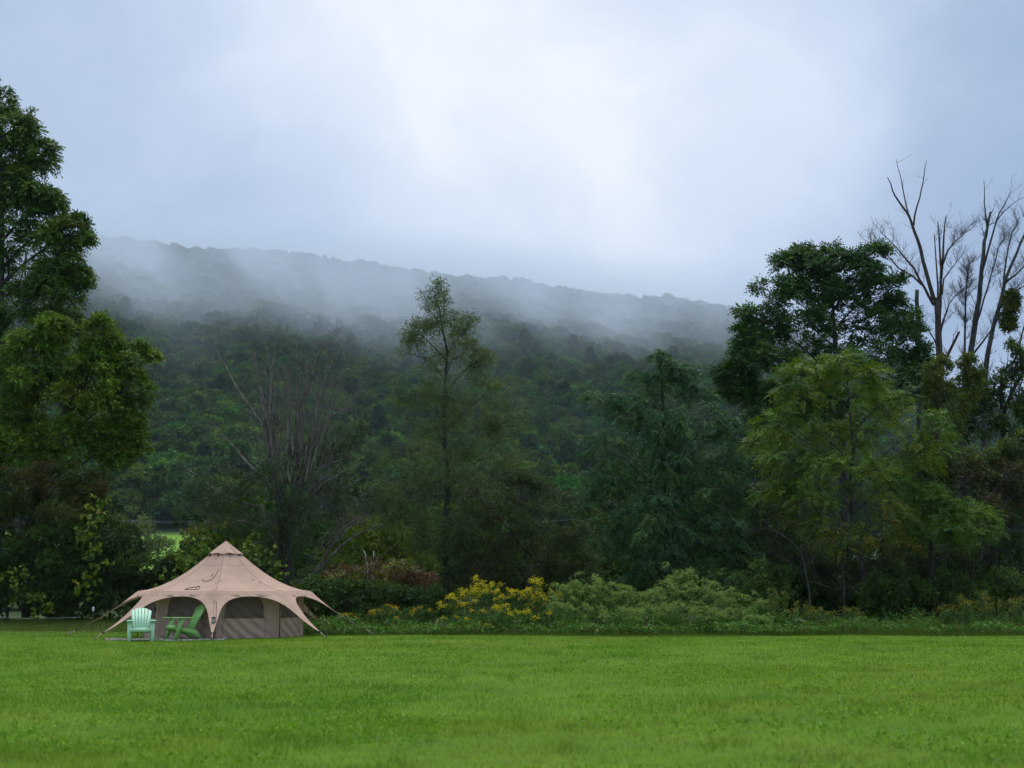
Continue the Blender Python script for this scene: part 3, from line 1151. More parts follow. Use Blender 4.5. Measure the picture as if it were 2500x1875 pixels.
snag('dead_tree', 'dead lichen-grey tree with tall forked top near the right edge', 2352, DEAD + 2, [
    (0.19, 0.05, [(2350, 1200), (2353, 962), (2369, 867), (2380, 799), (2391, 731), (2397, 655), (2403, 590), (2410, 560), (2418, 518)], 5),
    (0.045, 0.010, [(2410, 556), (2403, 495), (2402, 438)], 2),
    (0.06, 0.010, [(2397, 665), (2414, 605), (2433, 537), (2452, 500), (2467, 467)], 4),
    (0.03, 0.008, [(2433, 540), (2452, 515), (2471, 499), (2498, 482)], 4),
    (0.07, 0.02, [(2353, 930), (2355, 875), (2357, 769), (2359, 704), (2364, 647)], 14),
    (0.05, 0.010, [(2380, 800), (2402, 730), (2420, 670), (2437, 605), (2460, 570)], 10),
    (0.05, 0.010, [(2376, 864), (2422, 803), (2448, 762), (2490, 690)], 9),
], M_BARK_GREY, 63, tw=(4, 1.0, 3))
snag('dead_tree', 'dead slanting grey tree cut by the right edge', 2405, DEAD - 1, [
    (0.16, 0.03, [(2400, 1200), (2402, 980), (2407, 902), (2418, 833), (2437, 757), (2454, 685), (2483, 617), (2501, 575), (2515, 530)], 8),
    (0.06, 0.012, [(2454, 690), (2478, 672), (2501, 650), (2530, 620)], 8),
    (0.06, 0.012, [(2437, 757), (2480, 710), (2515, 690)], 7),
    (0.05, 0.012, [(2450, 700), (2456, 640), (2470, 570), (2490, 530)], 8),
], M_BARK_GREY, 64, tw=(4, 1.0, 3))
snag('dead_tree', 'dark crooked dead tree leaning out of the right edge', 2460, DEAD - 4, [
    (0.12, 0.05, [(2452, 1150), (2450, 1010), (2463, 977), (2485, 930), (2506, 895), (2530, 840)], 5),
    (0.07, 0.02, [(2445, 1000), (2446, 909), (2475, 883), (2490, 840), (2500, 800), (2520, 760)], 6),
], M_BARK, 65, tw=(4, 0.8, 2))

# grey dead branches at the foot of the thicket on the right
snag('dead_shrub', 'lichen-grey dead shrub with crooked branches left of the sumac', 1985, 46.0, [
    (0.04, 0.025, [(1975, 1440), (1960, 1360), (1930, 1318)], 2),
    (0.026, 0.008, [(1945, 1335), (1900, 1300), (1868, 1288), (1840, 1298), (1815, 1292)], 8),
    (0.016, 0.006, [(1900, 1300), (1875, 1340), (1862, 1362)], 4),
    (0.016, 0.006, [(1960, 1350), (1955, 1290), (1945, 1262), (1958, 1255)], 4),
    (0.02, 0.006, [(1965, 1390), (1985, 1355), (1988, 1410)], 4),
    (0.02, 0.006, [(1985, 1420), (2040, 1440), (2060, 1430), (2100, 1445)], 6),
    (0.02, 0.006, [(1960, 1400), (1925, 1370), (1880, 1350)], 8),
], M_BARK_GREY, 66, tw=(4, 0.6, 2))
snag('dead_shrub', 'pale dead twiggy shrub low at the right edge', 2470, 49.0, [
    (0.05, 0.03, [(2478, 1440), (2470, 1370), (2460, 1340)], 2),
    (0.03, 0.008, [(2465, 1360), (2440, 1335), (2420, 1330), (2400, 1338)], 8),
    (0.03, 0.008, [(2465, 1350), (2480, 1330), (2520, 1345)], 8),
], M_BARK_GREY, 67, tw=(4, 0.6, 2))
snag('birch_snag', 'pair of slim white dead birch stems beyond the russet sumac', 912, 58.0, [
    (0.035, 0.020, [(911, 1430), (910, 1400), (914, 1372), (912, 1345)], 0),
    (0.030, 0.018, [(907, 1410), (908, 1385), (907, 1372)], 0),
], M_BIRCH, 68)
snag('birch_snag', 'thin leaning white dead birch stem left of the birch pair', 892, 58.5, [
    (0.030, 0.014, [(896, 1420), (898, 1385), (892, 1362), (888, 1345)], 1),
    (0.020, 0.010, [(930, 1405), (935, 1388), (945, 1380)], 0)], M_BIRCH, 69, tw=(3, 0.4, 1))

# ------------------------------------------------------------------ living trees, centre and right
tree('willow_tree', 'slender sparse willow with straight dark trunk in the middle', 'tree', 1092, 48.0,
     [(1090, 1360), (1087, 1277), (1095, 1193), (1087, 1104), (1085, 1006), (1087, 932), (1092, 858), (1080, 800), (1066, 720)],
     [0.17, 0.13, 0.105, 0.09, 0.075, 0.065, 0.05, 0.04, 0.025, 0.01],
     [(1060, 722, 18, 34), (1020, 815, 30, 34), (1076, 780, 36, 52), (1140, 812, 28, 38), (1092, 1290, 60, 34, -0.8), (1050, 1330, 50, 28, -0.8), (1140, 1300, 50, 34, -0.8), (1085, 1160, 50, 40, -0.7), (1030, 870, 50, 46), (1110, 870, 62, 50), (1165, 880, 34, 42), (1020, 960, 48, 44),
      (1100, 960, 70, 44), (1180, 970, 46, 40), (1060, 1040, 72, 44), (1160, 1050, 72, 40), (1230, 1030, 40, 36), (1000, 1110, 66, 40), (1090, 1120, 70, 40), (1190, 1110, 76, 44),
      (1240, 1170, 50, 40), (990, 1190, 72, 40), (1080, 1210, 70, 40), (1160, 1210, 60, 40), (1010, 1270, 60, 30), (960, 1250, 40, 34)],
     71, WILLOW, puffs=9, sprays=17, kind='simple', k=9, tl=0.36, L=0.12, W=0.024, droop=0.25, limb_r=0.02, twig_r=0.006, up_bias=0.5, gap=0.08, spread=0.75)

tree('willow_shrub', 'broad dark olive willow shrub behind the yellow goldenrod', 'bush', 1290, 46.0,
     [(1290, 1430), (1285, 1350)], [0.08, 0.06, 0.03],
     [(1190, 1230, 60, 50), (1270, 1215, 64, 50), (1350, 1215, 46, 42), (1150, 1300, 60, 50), (1240, 1300, 80, 58), (1340, 1290, 74, 56), (1400, 1310, 40, 50), (1170, 1370, 64, 52), (1270, 1380, 84, 56),
      (1370, 1380, 62, 56), (1420, 1390, 34, 46), (1130, 1390, 40, 40)],
     72, OLIVEB, puffs=11, sprays=20, kind='simple', k=9, tl=0.3, L=0.11, W=0.028, droop=0.2, limb_r=0.022, up_bias=0.6)

tree('locust_tree', 'feathery blue-green locust tree right of centre', 'tree', 1625, 52.0,
     [(1628, 1340), (1627, 1200), (1622, 1060), (1618, 960), (1612, 885)], [0.15, 0.12, 0.10, 0.075, 0.05, 0.02],
     [(1560, 1180, 105, 66, 0.6), (1690, 1180, 105, 66, 0.6), (1605, 1060, 95, 60, 0.6), (1620, 1300, 130, 76, 0.6), (1515, 1330, 86, 66, 0.3), (1740, 1300, 86, 66, 0.3), (1620, 1040, 60, 50, -1.3), (1628, 1130, 66, 56, -1.4), (1618, 1230, 76, 60, -1.5), (1630, 1320, 84, 60, -1.5), (1610, 1395, 80, 48, -1.2), (1608, 890, 34, 42), (1660, 900, 34, 36), (1575, 925, 46, 34), (1480, 975, 52, 36), (1620, 955, 66, 42), (1700, 955, 50, 36), (1530, 1010, 62, 39), (1600, 1030, 76, 42), (1700, 1025, 70, 42), (1765, 1055, 50, 36),
      (1480, 1075, 62, 42), (1570, 1100, 80, 48), (1680, 1100, 80, 48), (1770, 1130, 60, 45), (1480, 1155, 70, 45), (1600, 1175, 84, 48), (1710, 1185, 76, 48), (1790, 1205, 50, 45), (1450, 1230, 56, 48),
      (1540, 1250, 88, 53), (1650, 1270, 88, 53), (1740, 1290, 74, 53), (1460, 1310, 60, 56), (1560, 1340, 80, 56), (1680, 1360, 90, 62), (1790, 1350, 54, 62), (1770, 1410, 60, 50), (1600, 1410, 80, 50)],
     73, LOCUST, puffs=9, sprays=14, kind='pinnate', k=9, tl=0.34, L=0.125, W=0.05, droop=0.75, up_bias=0.5, flatz=0.6, limb_r=0.022, depth_k=1.0, shell=(0.15, 1.0))

tree('ash_tree', 'big rounded dark green ash right of the locust', 'tree', 2060, 57.0,
     [(2060, 1200), (2050, 1000), (2040, 850), (2030, 700)], [0.22, 0.19, 0.15, 0.10, 0.03],
     [(1935, 650, 55, 49), (2025, 632, 55, 46), (2115, 640, 50, 51), (1905, 710, 67, 56), (1990, 700, 74, 59), (2080, 700, 69, 59), (2155, 705, 48, 56), (1860, 780, 63, 56), (1960, 785, 88, 63), (2070, 780, 88, 63),
      (2190, 770, 44, 61), (2165, 830, 74, 66), (1825, 855, 59, 51), (1795, 925, 48, 44), (1890, 870, 80, 63), (1990, 880, 90, 68), (2110, 890, 90, 68), (2230, 860, 52, 61), (1850, 960, 80, 51), (1950, 970, 84, 61),
      (2060, 980, 88, 68), (2190, 960, 80, 73), (1890, 1020, 52, 49)],
     74, ASH_R, puffs=12, sprays=24, kind='pinnate', k=7, tl=0.33, L=0.175, W=0.07, droop=0.2, up_bias=0.6, limb_r=0.04, shell=(0.25, 1.0))

tree('sumac_tree', 'yellow-green feathery sumac tree in front of the right ash', 'tree', 2110, 46.8,
     [(2107, 1400), (2093, 1306), (2079, 1252), (2075, 1181), (2083, 1103), (2075, 1000), (2065, 900)], [0.10, 0.085, 0.075, 0.065, 0.055, 0.045, 0.03, 0.015],
     [(2060, 888, 44, 24), (1975, 905, 52, 24), (2125, 925, 54, 26), (1950, 965, 56, 30), (2050, 975, 74, 32), (2155, 985, 50, 32), (1900, 1040, 50, 26), (1990, 1055, 74, 32), (2090, 1060, 74, 34), (2200, 985, 50, 36),
      (2240, 1050, 56, 36), (1880, 1090, 40, 26), (1930, 1120, 64, 30), (2030, 1140, 74, 32), (2150, 1140, 74, 34), (2260, 1110, 50, 34), (1890, 1200, 46, 28), (1960, 1195, 60, 30), (2200, 1190, 70, 32)],
     75, SUMAC, puffs=8, sprays=11, kind='pinnate', k=13, tl=0.52, L=0.155, W=0.050, droop=0.4, up_bias=0.45, flatz=0.55, limb_r=0.024, twig_r=0.006, gap=0.16, shell=(0.3, 1.15))
tree('sumac_tree', 'yellowing sumac growing low around the sumac trunk', 'tree', 2060, 46.0,
     [(2060, 1400), (2050, 1300)], [0.05, 0.04, 0.02],
     [(1985, 1240, 60, 28), (2060, 1215, 56, 28), (2130, 1235, 60, 30), (2010, 1290, 56, 24), (2140, 1290, 60, 26), (2075, 1320, 60, 22), (2185, 1270, 40, 26), (1940, 1255, 40, 26), (2200, 1330, 40, 20)],
     76, SUMAC2, puffs=6, sprays=9, kind='pinnate', k=11, tl=0.42, L=0.11, W=0.038, droop=0.5, up_bias=0.3, flatz=0.5, limb_r=0.018, twig_r=0.005, gap=0.15)
tree('sumac_tree', 'bright green sumac bough spreading towards the right edge', 'tree', 2290, 46.5,
     [(2280, 1400), (2270, 1280)], [0.06, 0.05, 0.025],
     [(2250, 1190, 46, 30), (2270, 1240, 60, 32), (2330, 1250, 56, 26), (2390, 1265, 44, 20), (2300, 1295, 60, 26), (2370, 1305, 50, 20), (2240, 1290, 40, 26)],
     77, pal(((0.060, 0.120, 0.022), 3), ((0.085, 0.140, 0.022), 2)), puffs=8, sprays=13, kind='pinnate', k=13, tl=0.45, L=0.12, W=0.036, droop=0.4, up_bias=0.4, flatz=0.5, limb_r=0.022)

# vine-hung growth under the dead trees
GOLDV = pal(((0.105, 0.120, 0.018), 3), ((0.070, 0.100, 0.020), 3))
for i, (nm, lab, bx, d, lobes, pl_) in enumerate([
        ('vine_mound', 'golden yellow leafy growth at the foot of the dead trees', 2310, 55.0, [(2285, 910, 30, 40), (2290, 970, 40, 44), (2368, 895, 26, 26), (2360, 940, 30, 36), (2330, 990, 40, 40)], GOLDV),
        ('vine_mound', 'dark ivy-like growth climbing the dead tree at right', 2420, 58.0, [(2410, 950, 50, 46), (2440, 1000, 56, 46), (2480, 960, 36, 60), (2490, 870, 26, 50), (2350, 1040, 50, 44), (2300, 1060, 44, 50), (2470, 1060, 50, 40)], THICK),
        ('vine_clump', 'small leafy clump high on the slanting dead tree', 2472, 60.5, [(2472, 728, 16, 18), (2470, 768, 18, 24), (2462, 790, 14, 12)], pal(((0.05, 0.07, 0.018), 2), ((0.10, 0.10, 0.02), 1))),
        ('bush', 'yellow-green bush above the brown thicket at right', 2420, 50.0, [(2400, 1120, 50, 24), (2460, 1105, 46, 26), (2340, 1130, 46, 30), (2500, 1090, 40, 40)], pal(((0.08, 0.105, 0.018), 3), ((0.045, 0.07, 0.02), 2))),
        ('bush', 'brown withered bush at the right edge', 2430, 49.0, [(2370, 1180, 56, 40), (2440, 1185, 60, 46), (2500, 1190, 50, 50), (2400, 1240, 56, 36), (2480, 1260, 60, 40)], pal(((0.045, 0.036, 0.022), 3), ((0.060, 0.042, 0.024), 2), ((0.04, 0.05, 0.02), 2))),
        ('bush', 'dark tangled bush below the yellow sumac', 2040, 49.5, [(1950, 1330, 60, 40), (2040, 1350, 70, 46), (2130, 1370, 70, 46), (1960, 1400, 60, 36), (2060, 1420, 80, 36), (1890, 1300, 50, 50), (1870, 1230, 46, 50)], pal(((0.030, 0.052, 0.022), 3), ((0.046, 0.060, 0.028), 2))),
        ('bush', 'dark tangled bush at the right under the brown bush', 2350, 49.5, [(2230, 1370, 66, 46), (2320, 1370, 70, 50), (2410, 1350, 70, 50), (2490, 1370, 60, 60), (2280, 1430, 80, 36), (2400, 1430, 80, 40), (2490, 1440, 60, 40)], pal(((0.030, 0.048, 0.022), 3), ((0.050, 0.054, 0.026), 2))),
        ('bush', 'shaded green bush between the locust and the ash', 1850, 54.0, [(1830, 1120, 50, 50), (1850, 1190, 60, 50), (1820, 1270, 60, 50), (1880, 1330, 60, 50), (1820, 1380, 50, 50), (1840, 1040, 40, 40)], pal(((0.024, 0.050, 0.028), 3), ((0.034, 0.064, 0.026), 2))),
        ('bush', 'grey-green leafy bush beside the sumac trunk at right', 2270, 48.5, [(2270, 1080, 40, 40), (2300, 1130, 40, 44), (2240, 1130, 40, 40), (2280, 1190, 50, 36)], pal(((0.055, 0.068, 0.034), 3), ((0.04, 0.055, 0.025), 2)))]):
    tree(nm, lab, 'bush' if nm == 'bush' else 'vine', bx, d, [(bx, 1400), (bx, 1200)] if i != 2 else [(2450, 1000), (2468, 780)], [0.05, 0.04, 0.02] if i != 2 else [0.02, 0.015, 0.01],
         lobes, 80 + i, pl_, puffs=10, sprays=20, kind='simple', k=9, tl=0.22, L=0.11 if i < 3 else 0.095, W=0.055 if i < 3 else 0.045, droop=0.4, limb_r=0.022, jitter=0.5)

# leafy saplings that fill the shade at the foot of the right-hand trees
for i, (bx, lobes, lab) in enumerate([
        (1880, [(1870, 1400, 46, 36), (1900, 1440, 50, 34), (1850, 1450, 44, 34)], 'leafy green sapling left of the lichen-grey dead shrub'),
        (2190, [(2180, 1420, 50, 34), (2220, 1450, 50, 30), (2150, 1455, 44, 30)], 'leafy sapling in the shade right of the sumac trunk'),
        (2330, [(2320, 1430, 50, 30), (2360, 1455, 50, 28), (2290, 1460, 40, 26)], 'leafy sapling in the shade below the bright sumac bough'),
        (2460, [(2450, 1425, 50, 36), (2490, 1450, 46, 32), (2420, 1460, 40, 28)], 'leafy sapling at the right edge behind the weeds'),
        (1790, [(1780, 1430, 46, 34), (1820, 1450, 44, 32)], 'blue-green sapling at the foot of the locust tree')]):
    tree('sapling', lab, 'bush', bx, 46.0 + 0.2 * i, [(bx, 1470), (bx + 4, 1440)], [0.02, 0.018, 0.01], lobes, 120 + i,
         pal(((0.050, 0.095, 0.026), 3), ((0.068, 0.115, 0.028), 2), ((0.040, 0.075, 0.030), 2)),
         puffs=8, sprays=16, kind='simple', k=8, tl=0.22, L=0.11, W=0.05, droop=0.35, limb_r=0.012, jitter=0.3)

# ------------------------------------------------------------------ shrubs and small trees between the lawn edge and the hill
def proto_shrub(seed, hh, rad, palette, L, W, puffs=9, sprays=22, k=8):
    rnd = random.Random(seed)
    fol = Foliage(seed)
    lobes = [((0, 0, hh * 0.62), (rad * 0.75, rad * 0.75, hh * 0.36))]
    for i in range(5):
        a = i * 1.26 + rnd.uniform(-.3, .3)
        lobes.append(((math.cos(a) * rad * 0.6, math.sin(a) * rad * 0.6, hh * rnd.uniform(0.3, 0.6)), (rad * 0.5, rad * 0.5, hh * 0.26)))
    skel = crown(fol, lobes, puffs, sprays, palette, 'simple', k, L * 1.6, L, W, droop=0.3, puff_r=(0.3, 0.5), up_bias=0.5)
    mb = MB()
    for cc, node in skel:
        mb.tube([(rnd.uniform(-.1, .1), rnd.uniform(-.1, .1), -0.3), (cc[0] * 0.35, cc[1] * 0.35, cc[2] * 0.55), cc], [hh * 0.012, hh * 0.009, hh * 0.004], 5)
        for pc_, qs in node:
            mb.tube([cc, pc_], [hh * 0.004, hh * 0.002], 3, cap=False)
    return mb.mesh('stem', M_BARK, True), fol.mesh('foliage', M_LEAF_FAR)


SH = [('olive green shrub', proto_shrub(501, 4.6, 2.3, pal(((0.045, 0.075, 0.026), 3), ((0.062, 0.092, 0.028), 2)), 0.24, 0.13)),
      ('pale grey-green willow shrub', proto_shrub(502, 4.2, 2.4, pal(((0.085, 0.105, 0.050), 3), ((0.070, 0.095, 0.040), 2)), 0.24, 0.08)),
      ('dark green shrub', proto_shrub(503, 5.2, 2.2, pal(((0.030, 0.060, 0.026), 3), ((0.042, 0.075, 0.026), 2)), 0.25, 0.15)),
      ('reddish tinged shrub', proto_shrub(504, 4.0, 2.0, pal(((0.090, 0.060, 0.026), 2), ((0.060, 0.066, 0.026), 2), ((0.110, 0.055, 0.026), 1)), 0.22, 0.12))]
rs = random.Random(99)
spots = []
for x_ in range(500, 2000, 62):
    spots.append((x_ + rs.uniform(-22, 22), rs.uniform(68, 84), rs.choice([0, 2, 0, 1, 2]), rs.uniform(0.8, 1.15)))
for x_ in range(290, 2000, 70):
    if 290 < x_ < 480:
        continue
    spots.append((x_ + rs.uniform(-25, 25), rs.uniform(105, 140), rs.choice([0, 1, 2, 3, 1]), rs.uniform(1.0, 1.5)))
spots += [(885, 92, 1, 1.2), (960, 88, 1, 1.15), (1010, 90, 0, 1.1), (840, 74, 0, 0.75), (920, 66, 3, 0.62), (990, 64, 3, 0.55), (1040, 66, 0, 0.62), (800, 64, 0, 0.6),
          (352, 58, 2, 0.30), (425, 58, 0, 0.30), (480, 58, 2, 0.5), (1440, 62, 2, 0.8), (1500, 60, 0, 0.7), (1860, 60, 2, 0.9), (2330, 66, 2, 0.9), (2440, 66, 2, 0.95), (2230, 66, 2, 0.9),
          (1880, 57, 2, 0.62), (1930, 56, 2, 0.6), (1990, 57, 2, 0.66), (2040, 56, 2, 0.6), (2095, 57, 2, 0.62), (2150, 56, 2, 0.6), (2200, 57, 2, 0.62), (2260, 56, 2, 0.6), (2310, 57, 2, 0.62), (2370, 56, 2, 0.6), (2420, 57, 2, 0.62), (2480, 56, 2, 0.6), (2540, 56, 2, 0.62),
          (-60, 64, 2, 0.9), (60, 64, 2, 0.9), (170, 64, 2, 0.8), (260, 66, 2, 0.75), (2520, 62, 2, 0.9)]
sh_first = {}
for (x_, d_, k, s_) in spots:
    p = P(x_, 1455, d_)
    loc = (p.x, d_, G(p.x, d_))
    lab = SH[k][0] + ' in the scrub between the lawn and the hill'
    if k not in sh_first:
        t = thing('shrub', lab, 'bush', loc, rs.uniform(0, 6.28), group=SH[k][0] + 's in the scrub')
        link('stem', SH[k][1][0], t)
        link('foliage', SH[k][1][1], t, 'stuff')
        t.scale = (s_, s_, s_)
        sh_first[k] = t
    else:
        copy_tree(sh_first[k], loc, rs.uniform(0, 6.28), s_)

# russet sumac bushes and leafy shrubs right of the tent
tree('sumac_bush', 'russet and yellow-green sumac bush right of the tent', 'bush', 880, 51.0, [(880, 1450), (880, 1420)], [0.03, 0.025, 0.02],
     [(830, 1415, 48, 26), (900, 1402, 56, 26), (970, 1400, 50, 26), (1030, 1415, 40, 30), (860, 1440, 60, 26), (950, 1440, 60, 26)], 201,
     pal(((0.100, 0.050, 0.030), 3), ((0.125, 0.125, 0.028), 1.3), ((0.070, 0.046, 0.026), 2)), puffs=9, sprays=13, kind='pinnate', k=9, tl=0.32, L=0.11, W=0.036, droop=0.4, limb_r=0.02, flatz=0.6)
tree('bush', 'leafy green bush just right of the tent legs', 'bush', 790, 44.5, [(790, 1500), (790, 1470)], [0.03, 0.025, 0.02],
     [(730, 1470, 44, 40), (790, 1450, 56, 40), (850, 1465, 52, 42), (760, 1510, 56, 36), (830, 1515, 56, 34), (700, 1505, 40, 36)], 202,
     pal(((0.040, 0.085, 0.024), 3), ((0.052, 0.100, 0.026), 2), ((0.090, 0.110, 0.022), 0.6)), puffs=10, sprays=20, kind='simple', k=9, tl=0.2, L=0.10, W=0.06, droop=0.4, limb_r=0.02, jitter=0.3)
tree('bush', 'green bush with yellowing tips left of the willow trunk', 'bush', 960, 45.0, [(960, 1500), (960, 1470)], [0.03, 0.025, 0.02],
     [(900, 1460, 50, 36), (960, 1465, 54, 36), (1030, 1470, 50, 36), (910, 1505, 56, 34), (1000, 1510, 56, 34), (1070, 1500, 40, 36)], 203,
     pal(((0.038, 0.078, 0.026), 3), ((0.055, 0.090, 0.026), 2), ((0.12, 0.10, 0.02), 0.5)), puffs=10, sprays=20, kind='simple', k=9, tl=0.2, L=0.10, W=0.045, droop=0.4, limb_r=0.02, jitter=0.3)


# ------------------------------------------------------------------ goldenrod and weeds along the edge of the lawn
ORD = ['first', 'second', 'third', 'fourth', 'fifth', 'sixth', 'seventh', 'eighth', 'ninth', 'tenth', 'eleventh', 'twelfth', 'thirteenth', 'fourteenth', 'fifteenth', 'sixteenth']


def clump(name, label, px, top, wpx, d, seed, flower, leafc, stems=15, fl=60, fsize=0.036, group=None, plume=0.26, lean=0.0, leaves=26, leaf=(0.10, 0.020), blooms=1.0):
    r = np.random.default_rng(seed)
    p = P(px, 1455, d)
    base = np.array([p.x, d, G(p.x, d)])
    H = P(px, top, d).z - base[2]
    R = wpx * 0.5 * mpp(d)
    root = thing(name, label, 'plant', tuple(base), group=group)
    fol, flo, mb = Foliage(seed), Foliage(seed + 1), MB()
    for s in range(stems):
        a = r.random() * 6.283
        q = math.sqrt(r.random())
        hh = H * (1.04 - 0.38 * q * r.random() - 0.26 * r.random())
        tip = np.array([math.cos(a) * R * q + lean * R, math.sin(a) * R * q * 0.8, hh])
        foot = np.array([tip[0] * 0.35, tip[1] * 0.35, -0.03])
        mid = foot * 0.5 + tip * 0.5 + np.array([0, 0, H * 0.12])
        pts_ = bez(foot, mid, tip, 6)
        mb.tube([Vector(x) for x in pts_], [0.006, 0.0055, 0.005, 0.004, 0.003, 0.002], 3, cap=False)
        n = leaves
        t = r.random(n) ** 0.8 * 0.98
        i0 = np.minimum((t * 5).astype(int), 4)
        f = (t * 5 - i0)[:, None]
        pos = pts_[i0] * (1 - f) + pts_[i0 + 1] * f
        dr = norm(np.stack([r.normal(size=n), r.normal(size=n), 0.35 + 0.3 * r.normal(size=n)], 1))
        col = np.array(leafc) * (1 + 0.16 * r.normal(size=(n, 1)))
        fol.spray_simple(pos, dr, 2, leaf[0] * 0.5, leaf[0], leaf[1], np.clip(col, 0.005, 1), 0.5, cj=0.12)
        if fl and r.random() < blooms:
            nb = 7
            ad = norm(np.array([tip[0], tip[1], 0.02]) + 1e-3)
            for j in range(nb):
                t0 = 1.0 - 0.3 * j / nb
                o = pts_[-1] * t0 + pts_[-2] * (1 - t0) if t0 > 0.7 else pts_[-2]
                dd = norm(np.array([r.normal() * 0.8, r.normal() * 0.8, 0.75 + 0.2 * r.normal()]) + ad * 0.7)
                m_ = max(3, fl // nb)
                tt = np.linspace(0.05, 1.0, m_)[:, None]
                ln = plume * (0.45 + 0.7 * r.random())
                pp = o + dd * tt * ln + np.array([0, 0, -1.0]) * (tt ** 2) * ln * 0.75 + r.normal(size=(m_, 3)) * 0.012
                cc = np.array(flower) * (1 + 0.18 * r.normal(size=(m_, 1)))
                ax = flo.rand_dir(m_)
                ax[:, 2] = np.abs(ax[:, 2]) * 0.6
                ax = norm(ax)
                flo.quads(pp, ax, norm(np.cross(ax, flo.rand_dir(m_))), fsize * (0.8 + 0.6 * r.random(m_)), fsize * 0.6, np.clip(cc, 0.01, 1))
    mb.build('stem', M_STEM, root, True)
    link('foliage', fol.mesh('foliage'), root, 'stuff')
    if fl:
        link('flower', flo.mesh('flower'), root, 'stuff')
    return root


M_STEM = mat_plain('plant_stem', (0.06, 0.075, 0.025), 0.8, 0.2)
GOLD, PALE = (0.64, 0.51, 0.012), (0.235, 0.320, 0.080)
GL, PL = (0.065, 0.145, 0.022), (0.100, 0.205, 0.034)
gold_back = [(1110, 1448, 76), (1150, 1422, 66), (1188, 1408, 66), (1228, 1418, 70), (1275, 1428, 66), (1305, 1402, 44), (1340, 1432, 60)]
gold_front = [(1112, 1500, 76), (1165, 1482, 84), (1222, 1476, 80), (1278, 1486, 80), (1325, 1488, 60), (1200, 1522, 70)]
sparse = [(850, 1496, 60), (890, 1482, 66), (935, 1470, 66), (985, 1478, 70), (1040, 1470, 66)]
pale_back = [(1385, 1420, 80), (1430, 1398, 84), (1482, 1406, 84), (1535, 1424, 84), (1580, 1430, 84), (1625, 1418, 80), (1664, 1372, 66), (1702, 1402, 80), (1750, 1432, 84), (1808, 1446, 84), (1856, 1462, 66)]
pale_front = [(1365, 1460, 80), (1440, 1474, 90), (1510, 1478, 96), (1585, 1476, 100), (1655, 1468, 96), (1722, 1480, 90), (1790, 1486, 84), (1845, 1496, 70)]
right_weeds = [(1905, 1432, 60), (1950, 1466, 66), (2010, 1478, 66), (2075, 1480, 66), (2320, 1472, 66), (2362, 1450, 60), (2395, 1430, 34), (2440, 1458, 66), (2490, 1456, 60)]
sd_ = 700
for nm, rows, dist, lab, flower, leafc, kw in [
        ('goldenrod', gold_back, 43.0, 'tall yellow goldenrod clump, %s from the willow trunk in the back row', GOLD, GL, dict(fl=70, stems=20, blooms=0.62)),
        ('goldenrod', gold_front, 41.7, 'low yellow goldenrod clump, %s from the willow trunk in the front row', GOLD, GL, dict(fl=56, stems=20, blooms=0.32)),
        ('goldenrod', sparse, 43.0, 'sparsely flowering goldenrod, %s clump right of the tent', (0.56, 0.38, 0.012), GL, dict(fl=46, stems=18, blooms=0.24)),
        ('weed_clump', pale_back, 43.2, 'pale feathery weed clump, %s from left in the back row', PALE, PL, dict(fl=120, stems=22, plume=0.36, fsize=0.034, blooms=0.75)),
        ('weed_clump', pale_front, 41.9, 'pale arching weed clump, %s from left in the front row', PALE, PL, dict(fl=110, stems=22, plume=0.34, fsize=0.034, blooms=0.6)),
        ('tall_weed', right_weeds, 42.6, 'green roadside weed with yellowish tops, %s from the pale clumps', (0.24, 0.21, 0.016), (0.085, 0.150, 0.032), dict(fl=26, stems=16))]:
    for i, (px, top, wd) in enumerate(rows):
        sd_ += 3
        dd = dist + 0.5 * math.sin(i * 2.3)
        clump(nm, lab % ORD[i], px, top, wd, dd, sd_, flower, leafc, group={'goldenrod': 'goldenrod along the lawn', 'weed_clump': 'pale weeds along the lawn', 'tall_weed': 'weeds at the right edge of the lawn'}[nm], **kw)

# one milkweed with broad pale leaves
clump('milkweed', 'milkweed with broad pale green leaves at right of the weeds', 1938, 1490, 30, 41.6, 990, (0, 0, 0), (0.10, 0.16, 0.06), stems=2, fl=0, leaves=10, leaf=(0.17, 0.07))

# low undergrowth: nettles, seedlings and long grass nobody could count
fol = Foliage(31)
n = 9000
pxs = fol.r.random(n) * 2000 + 690
dd = 41.15 + fol.r.random(n) ** 1.3 * 5.0
dd = dd - 0.9 * vnoise((pxs - 1250) / FPX * dd, dd * 0, 1.7, 57)
X = (pxs - 1250) / FPX * dd
Z = gz(X, dd)
hgt_ = 0.10 + 0.42 * fol.r.random(n) * vnoise(X, dd, 0.8, 55) * (0.4 + 0.6 * np.clip((dd - 41.1) / 1.0, 0, 1)) * 1.5
pos = np.stack([X, dd, Z + hgt_], 1)
col = pick_cols(fol.r, n, pal(((0.070, 0.155, 0.034), 4), ((0.100, 0.190, 0.042), 3), ((0.055, 0.120, 0.040), 2), ((0.13, 0.14, 0.04), 0.6), ((0.10, 0.062, 0.036), 0.5)))
fol.spray_simple(pos, norm(fol.rand_dir(n) + np.array([0, -0.3, 0.6])), 5, 0.14, 0.11, 0.045, col, 0.4)


